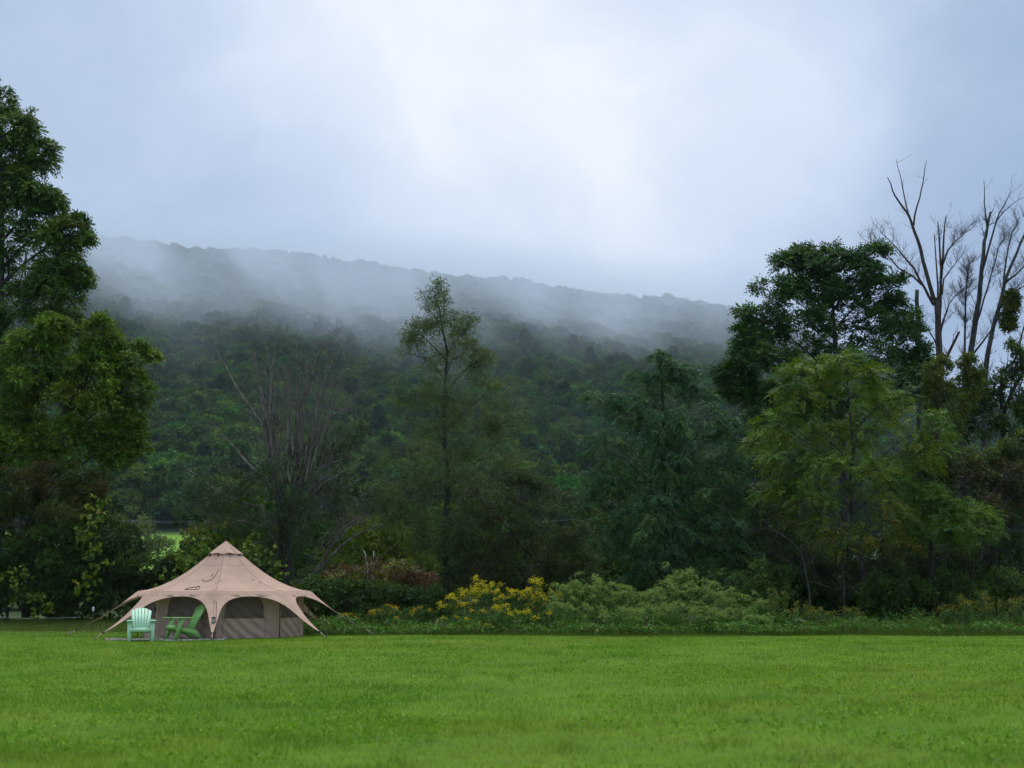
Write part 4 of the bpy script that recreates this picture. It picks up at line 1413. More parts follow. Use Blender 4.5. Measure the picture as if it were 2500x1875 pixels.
def blades(fol, X, Y, hgt, wid, col, lean=0.5):
    """thin upright grass blades as single tapered faces"""
    n = len(X)
    Z = gz(X, Y)
    an = fol.r.random(n) * 6.283
    b = np.stack([X, Y, Z - 0.01], 1)
    dr = norm(np.stack([np.cos(an) * lean * fol.r.random(n), np.sin(an) * lean * fol.r.random(n), np.ones(n)], 1))
    an2 = fol.r.random(n) * 6.283
    s = np.stack([np.cos(an2), np.sin(an2), np.zeros(n)], 1)
    v0 = b - s * wid[:, None] * 0.5
    v1 = b + s * wid[:, None] * 0.5
    v2 = b + dr * hgt[:, None]
    return np.stack([v0, v1, v2], 1).reshape(-1, 3), np.repeat(col, 3, axis=0)


def tri_mesh(name, V, C, mat):
    return np_mesh(name, V, [np.arange(len(V), dtype=np.int32).reshape(-1, 3)], mat, col=C)


uo = link('undergrowth', fol.mesh('undergrowth'), kind='stuff')
tag(uo, 'low leafy undergrowth along the foot of the shrubs', 'undergrowth')

fol = Foliage(32)
n = 52000
pxs = np.concatenate([fol.r.random(n // 2) * 1900 + 700, 1950 + fol.r.random(n // 4) * 700, -150 + fol.r.random(n // 4) * 640])
dd = np.concatenate([40.2 + fol.r.random(n // 2) ** 1.2 * 2.6, 41.0 + fol.r.random(n // 4) * 3.5, 42.5 + fol.r.random(n // 4) * 4.5])
X = (pxs - 1250) / FPX * dd
tuft = vnoise(X, dd, 0.5, 66) * np.where(pxs > 700, 0.25 + 0.75 * sm(dd + 1.2 * vnoise(X, dd * 0, 1.3, 67), 40.6, 41.6), 1.0)
hg = (0.10 + 0.34 * tuft * fol.r.random(len(X))) * np.where(pxs > 1950, 1.5, np.where(pxs < 500, 0.6, 1.0))
col = pick_cols(fol.r, len(X), pal(((0.05, 0.105, 0.022), 4), ((0.085, 0.125, 0.03), 2), ((0.14, 0.12, 0.045), 1), ((0.11, 0.065, 0.035), 0.6)))
V, C = blades(fol, X, dd, hg, np.full(len(X), 0.010), col, 0.8)
lg = link('long_grass', tri_mesh('long_grass', V, C, M_GRASS), kind='stuff')
tag(lg, 'fringe of longer unmown grass at the edge of the lawn', 'grass')

# ------------------------------------------------------------------ mown grass
fol = Foliage(33)
N = 340000
d0, d1 = 7.6, 42.4
uu = fol.r.random(N)
Y = (d0 ** 0.7 + uu * (d1 ** 0.7 - d0 ** 0.7)) ** (1 / 0.7)
X = (fol.r.random(N) * 2 - 1) * (0.385 * Y + 0.8)
extra = 20000
Ye = 41.0 + fol.r.random(extra) * 6.5
Xe = -6.0 - fol.r.random(extra) * 12.5
X, Y = np.concatenate([X, Xe]), np.concatenate([Y, Ye])
# nothing grows under the tent
tx, ty = P(548, 1455, 40.0).x, 40.0
keep = (X - tx) ** 2 + (Y - ty) ** 2 > 2.25 ** 2
X, Y = X[keep], Y[keep]
n = len(X)
pat = vnoise(X, Y, 2.3, 70) * 0.6 + vnoise(X, Y, 0.7, 71) * 0.4
pat2 = vnoise(X, Y, 5.5, 72) * 0.6 + vnoise(X, Y, 1.3, 73) * 0.4
col = np.array([0.148, 0.268, 0.016]) * np.ones((n, 1))
col = col * (1 - sm(pat, 0.52, 0.75)[:, None]) + np.array([0.115, 0.240, 0.014]) * sm(pat, 0.52, 0.75)[:, None]
k2 = (sm(pat2, 0.56, 0.80) * 0.75)[:, None]
col = col * (1 - k2) + np.array([0.215, 0.275, 0.022]) * k2
dry = (fol.r.random(n) < 0.03 + 0.14 * sm(vnoise(X, Y, 3.7, 77) * 0.6 + vnoise(X, Y, 0.9, 78) * 0.4, 0.58, 0.8))[:, None]
col = np.where(dry, np.array([0.20, 0.16, 0.06]), col)
far_left = (sm(Y, 40.5, 43) * sm(-X, 5, 7))[:, None] * 0.6
col = col * (1 - far_left) + np.array([0.16, 0.17, 0.045]) * far_left
col = np.clip(col * (1 + 0.22 * fol.r.normal(size=(n, 1))), 0.01, 1)
tuf = sm(vnoise(X, Y, 0.42, 74) * 0.7 + vnoise(X, Y, 0.17, 79) * 0.3, 0.62, 0.82)
col = col * (1 - 0.24 * tuf[:, None] * np.array([1.0, 0.8, 0.6]))
mot = (vnoise(X, Y, 0.30, 81) - 0.5) * 0.30 + (vnoise(X, Y, 0.13, 82) - 0.5) * 0.26 + (vnoise(X, Y, 0.8, 83) - 0.5) * 0.18
col = np.clip(col * (1 + mot[:, None] * np.array([0.9, 1.0, 1.3])), 0.006, 1)
hg = 0.028 + 0.042 * fol.r.random(n) + 0.030 * sm(pat, 0.5, 0.8) + 0.045 * tuf
wd = 0.0052 * (Y / 10) ** 0.55 * (0.7 + 0.6 * fol.r.random(n))
V, C = blades(fol, X, Y, hg, wd, col, 1.3)
gr = link('grass', tri_mesh('grass', V, C, M_GRASS), kind='stuff')
tag(gr, 'short green mown grass covering the lawn', 'grass')
# clover and plantain leaves among the blades
fol = Foliage(34)
n = 22000
Y = (d0 ** 0.7 + fol.r.random(n) * (30 ** 0.7 - d0 ** 0.7)) ** (1 / 0.7)
X = (fol.r.random(n) * 2 - 1) * (0.385 * Y + 0.8)
k_ = vnoise(X, Y, 1.2, 75) > 0.5
X, Y = X[k_], Y[k_]
n = len(X)
pos = np.stack([X, Y, gz(X, Y) + 0.025 + 0.03 * fol.r.random(n)], 1)
col = pick_cols(fol.r, n, pal(((0.135, 0.245, 0.030), 3), ((0.175, 0.275, 0.045), 2), ((0.10, 0.20, 0.03), 2)))
fol.spray_simple(pos, norm(fol.rand_dir(n) * np.array([1, 1, 0.3]) + np.array([0, 0, 0.3])), 3, 0.02, 0.034, 0.022, col, 0.0)
cl = link('clover', fol.mesh('clover', M_GRASS), kind='stuff')
tag(cl, 'clover and broad leaves scattered through the lawn', 'clover')

# ------------------------------------------------------------------ tent
m, h, out = new_mat('tent_canvas')
co = obj_coord(h)
f1, _ = h.noise(co, 2.2, 4.0, 0.6)
f2, _ = h.noise(co, 90.0, 2.0, 0.6)
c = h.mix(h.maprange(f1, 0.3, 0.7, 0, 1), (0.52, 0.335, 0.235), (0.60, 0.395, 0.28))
st, _ = h.noise(h.vmath('MULTIPLY', co, (1, 1, 0.3)), 5.0, 5.0, 0.7)
c = h.mix(h.maprange(st, 0.58, 0.75, 0, 0.25), c, (0.30, 0.215, 0.17))
b = h.new('ShaderNodeBsdfPrincipled')
h.put(b.inputs['Base Color'], c)
b.inputs['Roughness'].default_value = 0.8
b.inputs['Specular IOR Level'].default_value = 0.2
tr = h.new('ShaderNodeBsdfTranslucent')
h.put(tr.inputs['Color'], c)
mx = h.new('ShaderNodeMixShader')
mx.inputs[0].default_value = 0.12
bump(h, b, h.math('ADD', f2, h.math('MULTIPLY', f1, 4.0)), 0.01, 0.5)
h.link(b.outputs[0], mx.inputs[1])
h.link(tr.outputs[0], mx.inputs[2])
h.link(mx.outputs[0], out.inputs['Surface'])
M_CANVAS = m
m, h, out = new_mat('tent_wall_cloth')
co = obj_coord(h)
f1, _ = h.noise(co, 3.0, 4.0, 0.6)
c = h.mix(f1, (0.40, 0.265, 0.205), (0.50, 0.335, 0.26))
b = principled(h, out, c, 0.75, 0.3)
bump(h, b, f1, 0.03, 0.4)
M_WALL = m
m, h, out = new_mat('window_mesh')
f1, _ = h.noise(obj_coord(h), 5.0, 3.0, 0.6)
principled(h, out, h.mix(f1, (0.100, 0.060, 0.050), (0.155, 0.095, 0.080)), 0.65, 0.35)
M_MESH = m
M_SEAM = mat_plain('seam', (0.20, 0.14, 0.115), 0.8, 0.2)
M_DARK = mat_plain('dark_metal', (0.02, 0.02, 0.022), 0.45, 0.5)
M_WEB = mat_plain('webbing', (0.45, 0.34, 0.24), 0.8, 0.2)
M_INK = mat_plain('logo_ink', (0.06, 0.055, 0.055), 0.7, 0.2)
M_POLE = mat_plain('tent_pole', (0.10, 0.07, 0.05), 0.5, 0.4)

TD = 40.0
tp = P(548, 1455, TD)
TG = G(tp.x, TD)
T_RZ = math.atan2(-tp.x, TD)
tent = thing('tent', 'tan octagonal canvas tent with splayed legs and dark mesh windows', 'tent', (tp.x, TD, TG), T_RZ)
PHI = math.radians(6.0)
R_C, Z_C = 2.36, 1.25
PROFILE = [(0.0, 2.60), (0.20, 2.45), (0.42, 2.275), (0.75, 2.00), (1.10, 1.74), (1.45, 1.53), (1.80, 1.375), (2.10, 1.285), (R_C, Z_C)]
PR = np.array(PROFILE)


def beta(k):
    return -PHI + math.radians(45.0) * k


def rad_pt(b_, r_, z_):
    return Vector((math.sin(b_) * r_, -math.cos(b_) * r_, z_))


def roof_pt(k, s, r_):
    """point of roof face k (corner k to k+1), s 0..1 across, r_ the corner radius of that height"""
    z_ = float(np.interp(r_, PR[:, 0], PR[:, 1]))
    p = rad_pt(beta(k), r_, z_).lerp(rad_pt(beta(k + 1), r_, z_), s)
    q = math.sin(math.pi * s)
    sag = 0.035 * q * math.sin(math.pi * min(1.0, r_ / R_C)) + 0.03 * q * (r_ / R_C) ** 6
    ple = 0.010 * math.sin(s * 23 + k * 2.1) * max(0.0, 1.0 - r_ / 1.3) * q
    return p + Vector((0, 0, -sag + ple))


rs_fine = np.concatenate([np.linspace(0.12, 1.2, 10), np.linspace(1.35, R_C, 9)])
for k in range(8):
    V, F = [], []
    nc = 9
    for r_ in rs_fine:
        for j in range(nc):
            V.append(roof_pt(k, j / (nc - 1), float(r_)))
    for i in range(len(rs_fine) - 1):
        for j in range(nc - 1):
            a = i * nc + j
            F.append((a, a + 1, a + nc + 1, a + nc))
    MB().add(V, F).build('roof_panel', M_CANVAS, tent, True)
    # seam along the ridge and one round the upper roof
    sp = [roof_pt(k, 0.0, float(r_)) + Vector((0, 0, 0.003)) for r_ in rs_fine]
    MB().tube(sp, 0.005, 4).build('ridge_seam', M_SEAM if k % 2 == 0 else M_CANVAS, tent)
    for rr_ in (0.80, R_C - 0.02):
        sp = [roof_pt(k, j / 8, rr_) + Vector((0, 0, 0.0015)) for j in range(9)]
        MB().tube(sp, 0.0035, 3).build('seam', M_SEAM, tent)

# pointed cap over the vent
for k in range(8):
    V = [Vector((0, 0, 2.64))]
    e0, e1 = rad_pt(beta(k), 0.49, 2.255), rad_pt(beta(k + 1), 0.49, 2.255)
    rows = [0.33, 0.66, 1.0]
    V, F = [Vector((0, 0, 2.64))], []
    for t in rows:
        for j in range(5):
            s = j / 4
            p = Vector((0, 0, 2.64)).lerp(e0.lerp(e1, s), t)
            p.z += (0.035 * math.sin(math.pi * s) + 0.012 * math.sin(k * 1.9 + s * 5)) * t
            V.append(p)
    for j in range(4):
        F.append((0, 1 + j, 2 + j))
    for i in range(2):
        for j in range(4):
            a = 1 + i * 5 + j
            F.append((a, a + 5, a + 6, a + 1))
    MB().add(V, F).build('cap_panel', M_CANVAS, tent, True)
    MB().tube([rad_pt(beta(k) + 0.39, 0.40, 2.275), rad_pt(beta(k) + 0.39, 0.44, 2.22), rad_pt(beta(k) + 0.39, 0.47, 2.20)], 0.012, 4).build('cap_toggle', M_DARK, tent)

# legs of the canopy
STAKE_R = {0: 4.0, 1: 4.05, 2: 4.15, 3: 4.2, 4: 4.2, 5: 4.2, 6: 4.3, 7: 4.1}
STAKE_B = {0: 2.0, 1: 1.5, 2: 0.0, 3: 0.0, 4: 0.0, 5: 0.0, 6: -3.0, 7: -1.0}
WID = [(0.0, 1.0), (0.045, 1.0), (0.085, 1.0), (0.0865, 0.92), (0.090, 0.84), (0.096, 0.75), (0.106, 0.66), (0.120, 0.57), (0.140, 0.48), (0.168, 0.39), (0.205, 0.315), (0.25, 0.255), (0.31, 0.205),
       (0.39, 0.165), (0.48, 0.135), (0.58, 0.105), (0.68, 0.075), (0.77, 0.046), (0.85, 0.024)]
half_face = R_C * math.sin(math.radians(22.5))
cr_, sr_ = math.cos(T_RZ), math.sin(T_RZ)


def ground_local(p):
    """tent-local ground height under a tent-local point"""
    wx = tp.x + p.x * cr_ - p.y * sr_
    wy = TD + p.x * sr_ + p.y * cr_
    return G(wx, wy) - TG


for k in range(8):
    b_ = beta(k)
    C_ = rad_pt(b_, R_C, Z_C)
    S_ = rad_pt(b_ + math.radians(STAKE_B[k]), STAKE_R[k], 0.0)
    S_.z = ground_local(S_) + 0.03
    dl = (rad_pt(beta(k - 1), R_C, Z_C) - C_).normalized()
    dr_ = (rad_pt(beta(k + 1), R_C, Z_C) - C_).normalized()
    tang = Vector((math.cos(b_), math.sin(b_), 0))
    V, F = [], []
    nc = 13
    for (w_, wd_) in WID:
        cen = C_.lerp(S_, w_) + Vector((0, 0, -0.10 * math.sin(math.pi * min(1, w_ * 1.1)) * (1 if w_ > 0.05 else 0.4)))
        bl = min(1.0, max(0.0, (w_ - 0.09) / 0.25))
        push = (STAKE_R[k] - R_C) * w_
        for j in range(nc):
            u_ = -1 + 2 * j / (nc - 1)
            sg = 1 if u_ >= 0 else -1
            E_ = rad_pt(b_ + sg * math.radians(22.5), R_C * math.cos(math.radians(22.5)) + push * 0.9, cen.z)
            p1 = cen.lerp(E_, abs(u_) * wd_)
            p2 = cen + tang * sg * abs(u_) * wd_ * half_face
            p = p1.lerp(p2, bl)
            p.z -= 0.03 * math.sin(math.pi * abs(u_) * wd_ * 0.5) * max(0.0, 1 - w_ / 0.2)
            # folds running down the leg
            p += (C_ * Vector((1, 1, 0))).normalized() * (0.012 * math.cos(u_ * 11) * min(1, w_ / 0.2) * wd_ * 2.2)
            V.append(p)
    for i in range(len(WID) - 1):
        for j in range(nc - 1):
            a = i * nc + j
            F.append((a, a + nc, a + nc + 1, a + 1))
    leg = MB().add(V, F).build('canopy_leg', M_CANVAS, tent, True)
    for e in (0, nc - 1):
        MB().tube([V[i * nc + e] for i in range(2, len(WID))], 0.006, 4).build('hem', M_SEAM, leg)
    e_ = V[(len(WID) - 1) * nc + nc // 2]
    MB().tube([e_, e_.lerp(S_, 0.5), S_], [0.020, 0.013, 0.011], 5).build('guy_strap', M_WEB, tent)
    t_ = e_.lerp(S_, 0.55)
    g_ = Vector((t_.x, t_.y, 0)) + (C_ * Vector((1, 1, 0))).normalized() * 0.02
    g_.z = ground_local(g_) + 0.02
    MB().tube([t_, g_], 0.009, 4).build('strap_tail', M_WEB, tent)
    bk = MB()
    bk.box(e_.lerp(S_, 0.06), (0.07, 0.05, 0.05), b_)
    bk.build('buckle', M_DARK, tent)
    MB().tube([S_ + Vector((0, 0, -0.10)), S_ + Vector((0, 0, 0.06))], [0.006, 0.009], 6).build('stake', M_DARK, tent)
    MB().tube([rad_pt(b_, R_C - 0.03, ground_local(rad_pt(b_, R_C, 0)) - 0.05), rad_pt(b_, R_C - 0.03, Z_C - 0.03)], 0.014, 8).build('pole', M_POLE, tent)

# little loop at the top of each arch, then the walls
R_W = 2.19
for k in range(8):
    mid_ = (rad_pt(beta(k), R_C, Z_C) + rad_pt(beta(k + 1), R_C, Z_C)) / 2
    MB().tube([mid_ * 1.045 + Vector((0, 0, -0.20)), mid_ * 1.045 + Vector((0, 0, -0.245))], 0.013, 5).build('loop', M_WEB, tent)
    A, B = rad_pt(beta(k), R_W, 0), rad_pt(beta(k + 1), R_W, 0)
    ux = (B - A)
    fw = ux.length
    ux.normalize()
    nn = Vector((ux.y, -ux.x, 0))
    if nn.dot(A) < 0:
        nn = -nn
    rk = random.Random(k)
    ph = rk.uniform(0, 6)

    def wav(u_, z_):
        """wrinkles of a slack wall: diagonal creases, deeper near the floor"""
        e = min(1.0, 4 * u_ / fw) * min(1.0, 4 * (fw - u_) / fw)
        a1 = math.sin((u_ * 0.75 + z_ * 1.0) * 21 + ph + 1.5 * math.sin(u_ * 3 + ph))
        a2 = math.sin((u_ * 0.9 + z_ * 0.7) * 37 + 2 * ph)
        low_ = 1.0 if z_ < 0.6 else 0.7
        return e * low_ * (0.034 * a1 * abs(a1) + 0.010 * a2) + 0.05 * e * math.exp(-z_ * 7) * (0.4 + 0.3 * a1)

    zt = 1.21
    nu, nz = 40, 26
    V, F = [], []
    for i in range(nz + 1):
        z_ = -0.03 + (zt + 0.03) * i / nz
        for j in range(nu + 1):
            u_ = fw * j / nu
            V.append(A + ux * u_ + nn * wav(u_, z_) + Vector((0, 0, z_)))
    for i in range(nz):
        for j in range(nu):
            a = i * (nu + 1) + j
            F.append((a, a + 1, a + nu + 2, a + nu + 1))
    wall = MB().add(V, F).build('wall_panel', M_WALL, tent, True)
    u0, u1 = 0.145 * fw, 0.80 * fw
    zb = 0.53

    def ztop(q):
        return zb + 0.69 * max(0.0, 1 - abs(q) ** 3.0) ** 0.45

    V, F = [], []
    nc, nr = 25, 12
    for i in range(nr + 1):
        for j in range(nc):
            q = -1 + 2 * j / (nc - 1)
            u_ = (u0 + u1) / 2 + q * (u1 - u0) / 2
            z_ = zb + (ztop(q) - zb) * i / nr
            V.append(A + ux * u_ + nn * (wav(u_, z_) + 0.014) + Vector((0, 0, z_)))
    for i in range(nr):
        for j in range(nc - 1):
            a = i * nc + j
            F.append((a, a + 1, a + nc + 1, a + nc))
    MB().add(V, F).build('window', M_MESH, wall, True)
    rim = [V[nr * nc + j] + nn * 0.004 for j in range(nc)]
    MB().tube([V[0] + nn * 0.004] + rim + [V[nc - 1] + nn * 0.004], 0.008, 4).build('window_trim', M_WALL, wall)
    for uu_ in (u0 - 0.03, u1 + 0.03):
        MB().tube([A + ux * uu_ + nn * (wav(uu_, z_) + 0.004) + Vector((0, 0, z_)) for z_ in np.linspace(0.0, 0.62, 12)], 0.006, 4).build('zip', M_SEAM, wall)

# printed outline on the roof: a low ridge line over a row of small marks
def on_roof(k, s, r_):
    return roof_pt(k, s, r_) + Vector((0, 0, 0.012))


def roof_stroke(k, pts2, rad, name, mat):
    MB().tube([on_roof(k, s, r_) for s, r_ in pts2], rad, 4).build(name, mat, tent)


lc, lr, LS, LK = 0.53, 1.99, 1.45, 2.6
roof_stroke(-1, [(lc - 0.095 * LS, lr - 0.005 * LK), (lc - 0.06 * LS, lr - 0.03 * LK), (lc - 0.03 * LS, lr - 0.055 * LK), (lc - 0.012 * LS, lr - 0.07 * LK), (lc + 0.01 * LS, lr - 0.05 * LK), (lc + 0.03 * LS, lr - 0.08 * LK), (lc + 0.045 * LS, lr - 0.09 * LK), (lc + 0.065 * LS, lr - 0.065 * LK), (lc + 0.085 * LS, lr - 0.03 * LK), (lc + 0.09 * LS, lr)], 0.008, 'logo_outline', M_INK)
roof_stroke(-1, [(lc - 0.03 * LS, lr - 0.03 * LK), (lc - 0.012 * LS, lr - 0.07 * LK)], 0.006, 'logo_outline', M_INK)
roof_stroke(-1, [(lc + 0.02 * LS, lr - 0.03 * LK), (lc + 0.045 * LS, lr - 0.09 * LK)], 0.006, 'logo_outline', M_INK)
for i in range(9):
    s_ = lc + (-0.09 + i * 0.0215) * LS
    roof_stroke(-1, [(s_, lr + 0.045), (s_ + 0.018, lr + 0.04 + 0.015 * (i % 3))], 0.008, 'logo_mark', M_INK)
roof_stroke(-1, [(lc - 0.09 * LS, lr + 0.03 * LK), (lc + 0.09 * LS, lr + 0.03 * LK)], 0.006, 'logo_outline', M_INK)
# half-round flap seam and loose cord higher on the roof
roof_stroke(-1, [(0.50, 1.34), (0.55, 1.42), (0.63, 1.46), (0.72, 1.45), (0.79, 1.38), (0.83, 1.26), (0.86, 1.12), (0.89, 0.95)], 0.008, 'flap_seam', M_SEAM)
roof_stroke(-1, [(0.70, 1.24), (0.73, 1.20), (0.74, 1.12)], 0.008, 'flap_toggle', M_INK)
for k, s_, r_ in ((-1, 0.93, 1.62), (-1, 0.07, 1.5), (0, 0.86, 1.38), (0, 0.93, 1.55), (0, 0.03, 1.5)):
    roof_stroke(k, [(s_, r_), (s_ + 0.03, r_ + 0.05)], 0.007, 'roof_tab', M_SEAM)


# ------------------------------------------------------------------ chairs
def plastic(name, c):
    m, h, out = new_mat(name)
    f, _ = h.noise(obj_coord(h), 4.0, 4.0, 0.6)
    g, _ = h.noise(obj_coord(h), 30.0, 4.0, 0.7)
    cc = h.mix(h.maprange(f, 0.3, 0.7, 0, 1), tuple(x * 0.9 for x in c), c)
    cc = h.mix(h.maprange(g, 0.62, 0.8, 0, 0.25), cc, (0.25, 0.25, 0.18))
    principled(h, out, cc, 0.5, 0.4)
    return m


def chair(name, label, loc, rz, mat, size=1.0):
    t = thing(name, label, 'chair', loc, rz)
    t.scale = (size, size, size)
    X, Y, Z = Vector((1, 0, 0)), Vector((0, 1, 0)), Vector((0, 0, 1))
    # reclined back: six tapered slats under a round top
    b0, b1 = Vector((0, 0.17, 0.24)), Vector((0, 0.50, 0.90))
    bv = (b1 - b0).normalized()
    bn = Vector((0, -bv.z, bv.y))
    Lb = (b1 - b0).length
    for i in range(6):
        lo0, lo1 = -0.205 + i * 0.0683 + 0.004, -0.205 + (i + 1) * 0.0683 - 0.004
        hi0, hi1 = -0.285 + i * 0.095 + 0.006, -0.285 + (i + 1) * 0.095 - 0.006

        def arch(x):
            return Lb - 0.115 * (x / 0.285) ** 2
        mid_ = (hi0 + hi1) / 2
        poly = [(lo0, 0.0), (lo1, 0.0), (hi1, arch(hi1) - 0.004), (mid_, arch(mid_) + 0.004), (hi0, arch(hi0) - 0.004)]
        MB().prism(poly, b0, X, bv, bn, 0.022).build('back_slat', mat, t)
    for f_, wd_ in ((0.30, 0.48), (0.72, 0.53)):
        c_ = b0 + bv * Lb * f_ - bn * 0.016
        MB().prism([(-wd_ / 2, -0.025), (wd_ / 2, -0.025), (wd_ / 2, 0.025), (-wd_ / 2, 0.025)], c_, X, bv, bn, 0.013).build('back_rail', mat, t)
    # seat slats, dipping to the back
    s0, s1 = Vector((0, -0.36, 0.355)), Vector((0, 0.17, 0.225))
    for i in range(6):
        a = s0.lerp(s1, i / 6.0 + 0.004)
        e = s0.lerp(s1, (i + 1) / 6.0 - 0.012)
        dv = (e - a)
        nv = Vector((0, -dv.z, dv.y)).normalized()
        MB().prism([(-0.27, 0), (0.27, 0), (0.27, dv.length), (-0.27, dv.length)], a, X, dv.normalized(), nv, 0.02).build('seat_slat', mat, t)
    MB().prism([(-0.29, -0.085), (0.29, -0.085), (0.29, 0.01), (-0.29, 0.01)], Vector((0, -0.385, 0.355)), X, Z, Y, 0.022).build('seat_apron', mat, t)
    for sx_ in (-1, 1):
        # front legs, wide at the arm and tapering to the ground, raked forward
        o = Vector((sx_ * 0.305, -0.40, 0.0))
        v_ = Vector((0, 0.17, 0.545)).normalized()
        n_ = Vector((0, v_.z, -v_.y))
        poly = [(-0.04, 0), (0.04, 0), (0.055, 0.40), (0.06, 0.57), (-0.06, 0.57), (-0.055, 0.40)]
        MB().prism(poly, o, X, v_, n_, 0.075).build('leg', mat, t)
        # side rail and splayed rear leg
        poly = [(-0.37, 0.25), (-0.37, 0.345), (0.0, 0.28), (0.20, 0.265), (0.28, 0.21), (0.38, 0.0), (0.29, 0.0), (0.20, 0.10), (0.05, 0.155)]
        MB().prism(poly, Vector((sx_ * 0.262 - 0.0175, 0, 0)), Y, Z, X, 0.035).build('rear_leg', mat, t)
        # arm
        poly = [(-0.085, -0.43), (0.085, -0.43), (0.095, -0.36), (0.075, 0.05), (0.045, 0.28), (-0.045, 0.28), (-0.075, 0.05), (-0.095, -0.36)]
        MB().prism(poly, Vector((sx_ * 0.305, 0, 0.552)), X, Y, Z, 0.024).build('arm', mat, t)
    return t


M_MINT = plastic('mint_plastic', (0.57, 0.85, 0.58))
M_GREEN = plastic('green_plastic', (0.29, 0.54, 0.15))
p = P(347, 1455, 36.4)
chair('lawn_chair', 'mint green plastic lawn chair facing the camera beside the tent', (p.x, 36.4, G(p.x, 36.4)), math.radians(15), M_MINT, 0.92)
p = P(452, 1455, 37.4)
chair('lawn_chair', 'darker green plastic lawn chair turned sideways before the tent window', (p.x, 37.4, G(p.x, 37.4)), math.radians(-54), M_GREEN)

# ------------------------------------------------------------------ hooks, lantern and small things by the tent
p = P(529, 1455, 36.7)
hb = Vector((p.x, 36.7, G(p.x, 36.7)))
hk = [hb + Vector((0, 0, -0.1)), hb + Vector((0, 0, 0.95))]
for a in range(0, 8):
    an = math.radians(a * 26)
    hk.append(hb + Vector((-0.032 + 0.032 * math.cos(an), 0, 0.95 + 0.045 * math.sin(an))))
hk.append(hk[-1] + Vector((0.006, 0, -0.05)))
hk.append(hk[-1] + Vector((0.014, 0, 0.0)))
o = MB().tube(hk, 0.0075, 6).build('shepherd_hook', M_DARK)
tag(o, 'thin black shepherd hook stuck in the grass before the tent', 'hook')
lz = 0.60
lan = thing('lantern', 'small dark lantern hanging from the shepherd hook', 'lantern', hb + Vector((-0.062, 0, lz - 0.17)))
MB().tube([(0, 0, 0.17), (0, 0, 0.47)], 0.003, 4).build('cord', M_DARK, lan)
mb = MB()
mb.prism([(0.06 * math.cos(a * math.pi / 3), 0.06 * math.sin(a * math.pi / 3)) for a in range(6)], (0, 0, 0.13), (1, 0, 0), (0, 1, 0), (0, 0, 1), 0.018)
mb.tube([(0, 0, 0.145), (0, 0, 0.175)], [0.045, 0.012], 6)
mb.build('roof', M_DARK, lan)
MB().prism([(0.048 * math.cos(a * math.pi / 3), 0.048 * math.sin(a * math.pi / 3)) for a in range(6)], (0, 0, 0.0), (1, 0, 0), (0, 1, 0), (0, 0, 1), 0.015).build('base', M_DARK, lan)
for a in range(6):
    x_, y_ = 0.043 * math.cos(a * math.pi / 3), 0.043 * math.sin(a * math.pi / 3)
    MB().tube([(x_, y_, 0.01), (x_, y_, 0.135)], 0.004, 4).build('bar', M_DARK, lan)
m, h, out = new_mat('lantern_glass')
principled(h, out, (0.55, 0.58, 0.62), 0.15, 0.5)
MB().tube([(0, 0, 0.014), (0, 0, 0.13)], 0.035, 10).build('glass', m, lan, True)

p = P(229, 1455, 42.5)
hb = Vector((p.x, 42.5, G(p.x, 42.5)))
sl = thing('stake_light', 'thin black garden stake with small white lamp left of tent', 'lamp', hb)
MB().tube([(0, 0, -0.1), (0, 0, 0.60)], 0.008, 6).build('stake', M_DARK, sl)
MB().tube([(0, 0, 0.60), (0, 0, 0.64), (0, 0, 0.71), (0, 0, 0.74)], [0.02, 0.035, 0.03, 0.012], 10).build('lamp_globe', mat_plain('white_globe', (0.6, 0.6, 0.62), 0.3, 0.5), sl, True)

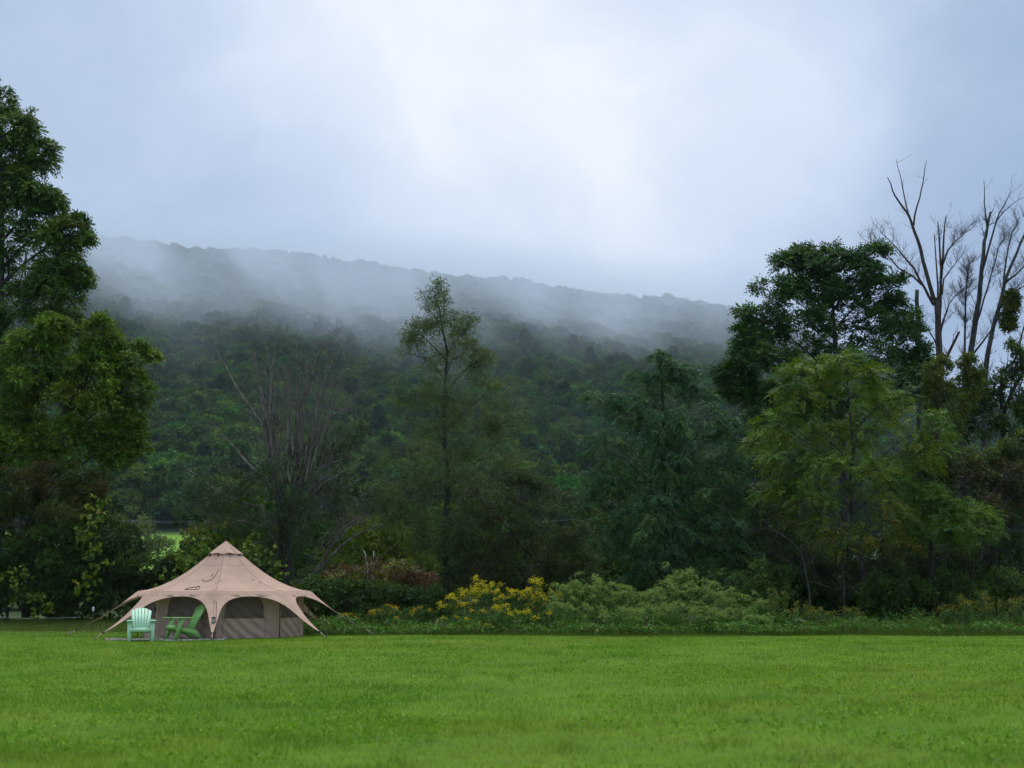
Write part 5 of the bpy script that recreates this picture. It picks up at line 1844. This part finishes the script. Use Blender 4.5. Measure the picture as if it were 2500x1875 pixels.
pts_ = []
for i in range(16):
    x_ = -40 + 240 * i / 15
    q = P(x_, 1455, 46.0)
    pts_.append(Vector((q.x, 46.0, G(q.x, 46.0) + 0.16 - 0.03 * math.sin(math.pi * i / 15))))
o = MB().tube(pts_, 0.008, 5).build('cord', mat_plain('pale_cord', (0.35, 0.38, 0.40), 0.6, 0.3))
tag(o, 'thin pale cord strung low along the foot of the left thicket', 'cord')

# pale gravel round the chairs
rg = np.random.default_rng(5)
mb = MB()
for i in range(420):
    x_ = 262 + rg.random() * 290
    d_ = 36.2 + rg.random() * 1.4 + (0.3 if x_ < 400 else 0)
    q = P(x_, 1455, d_)
    s_ = 0.02 + 0.035 * rg.random()
    c_ = Vector((q.x, d_, G(q.x, d_) + s_ * 0.4))
    pts8 = [c_ + Vector((a * s_ * (0.7 + 0.5 * rg.random()), b2 * s_ * (0.7 + 0.5 * rg.random()), cz * s_ * 0.55)) for a, b2, cz in
            ((1, 0, 0), (0, 1, 0), (-1, 0, 0), (0, -1, 0), (0, 0, 1), (0, 0, -1))]
    mb.add(pts8, [(0, 1, 4), (1, 2, 4), (2, 3, 4), (3, 0, 4), (1, 0, 5), (2, 1, 5), (3, 2, 5), (0, 3, 5)])
o = mb.build('gravel', mat_plain('gravel', (0.30, 0.27, 0.23), 0.9, 0.2, 0.35, 9.0), kind='stuff')
tag(o, 'pale gravel strip round the chairs at the front of the tent', 'gravel')

# ------------------------------------------------------------------ overhead cables beyond the scrub
M_CABLE = mat_plain('cable', (0.14, 0.155, 0.17), 0.5, 0.5)
for (ya, yb, lab, rad_) in [(1262, 1172, 'uppermost overhead cable crossing behind the trees', 0.013), (1266, 1178, 'second overhead cable just below the uppermost one', 0.013),
                            (1292, 1212, 'third overhead cable below the close upper pair', 0.013), (1356, 1316, 'lowest dark overhead cable crossing before the meadow', 0.012)]:
    A, B = P(-100, ya, 100.0), P(1900, yb, 118.0)
    q = []
    for i in range(25):
        t = i / 24
        c_ = A.lerp(B, t)
        c_.z -= 2.4 * 4 * t * (1 - t) * 0.6
        q.append(c_)
    o = MB().tube(q, rad_, 5).build('overhead_cable', M_CABLE)
    tag(o, lab, 'cable', 'overhead cables')
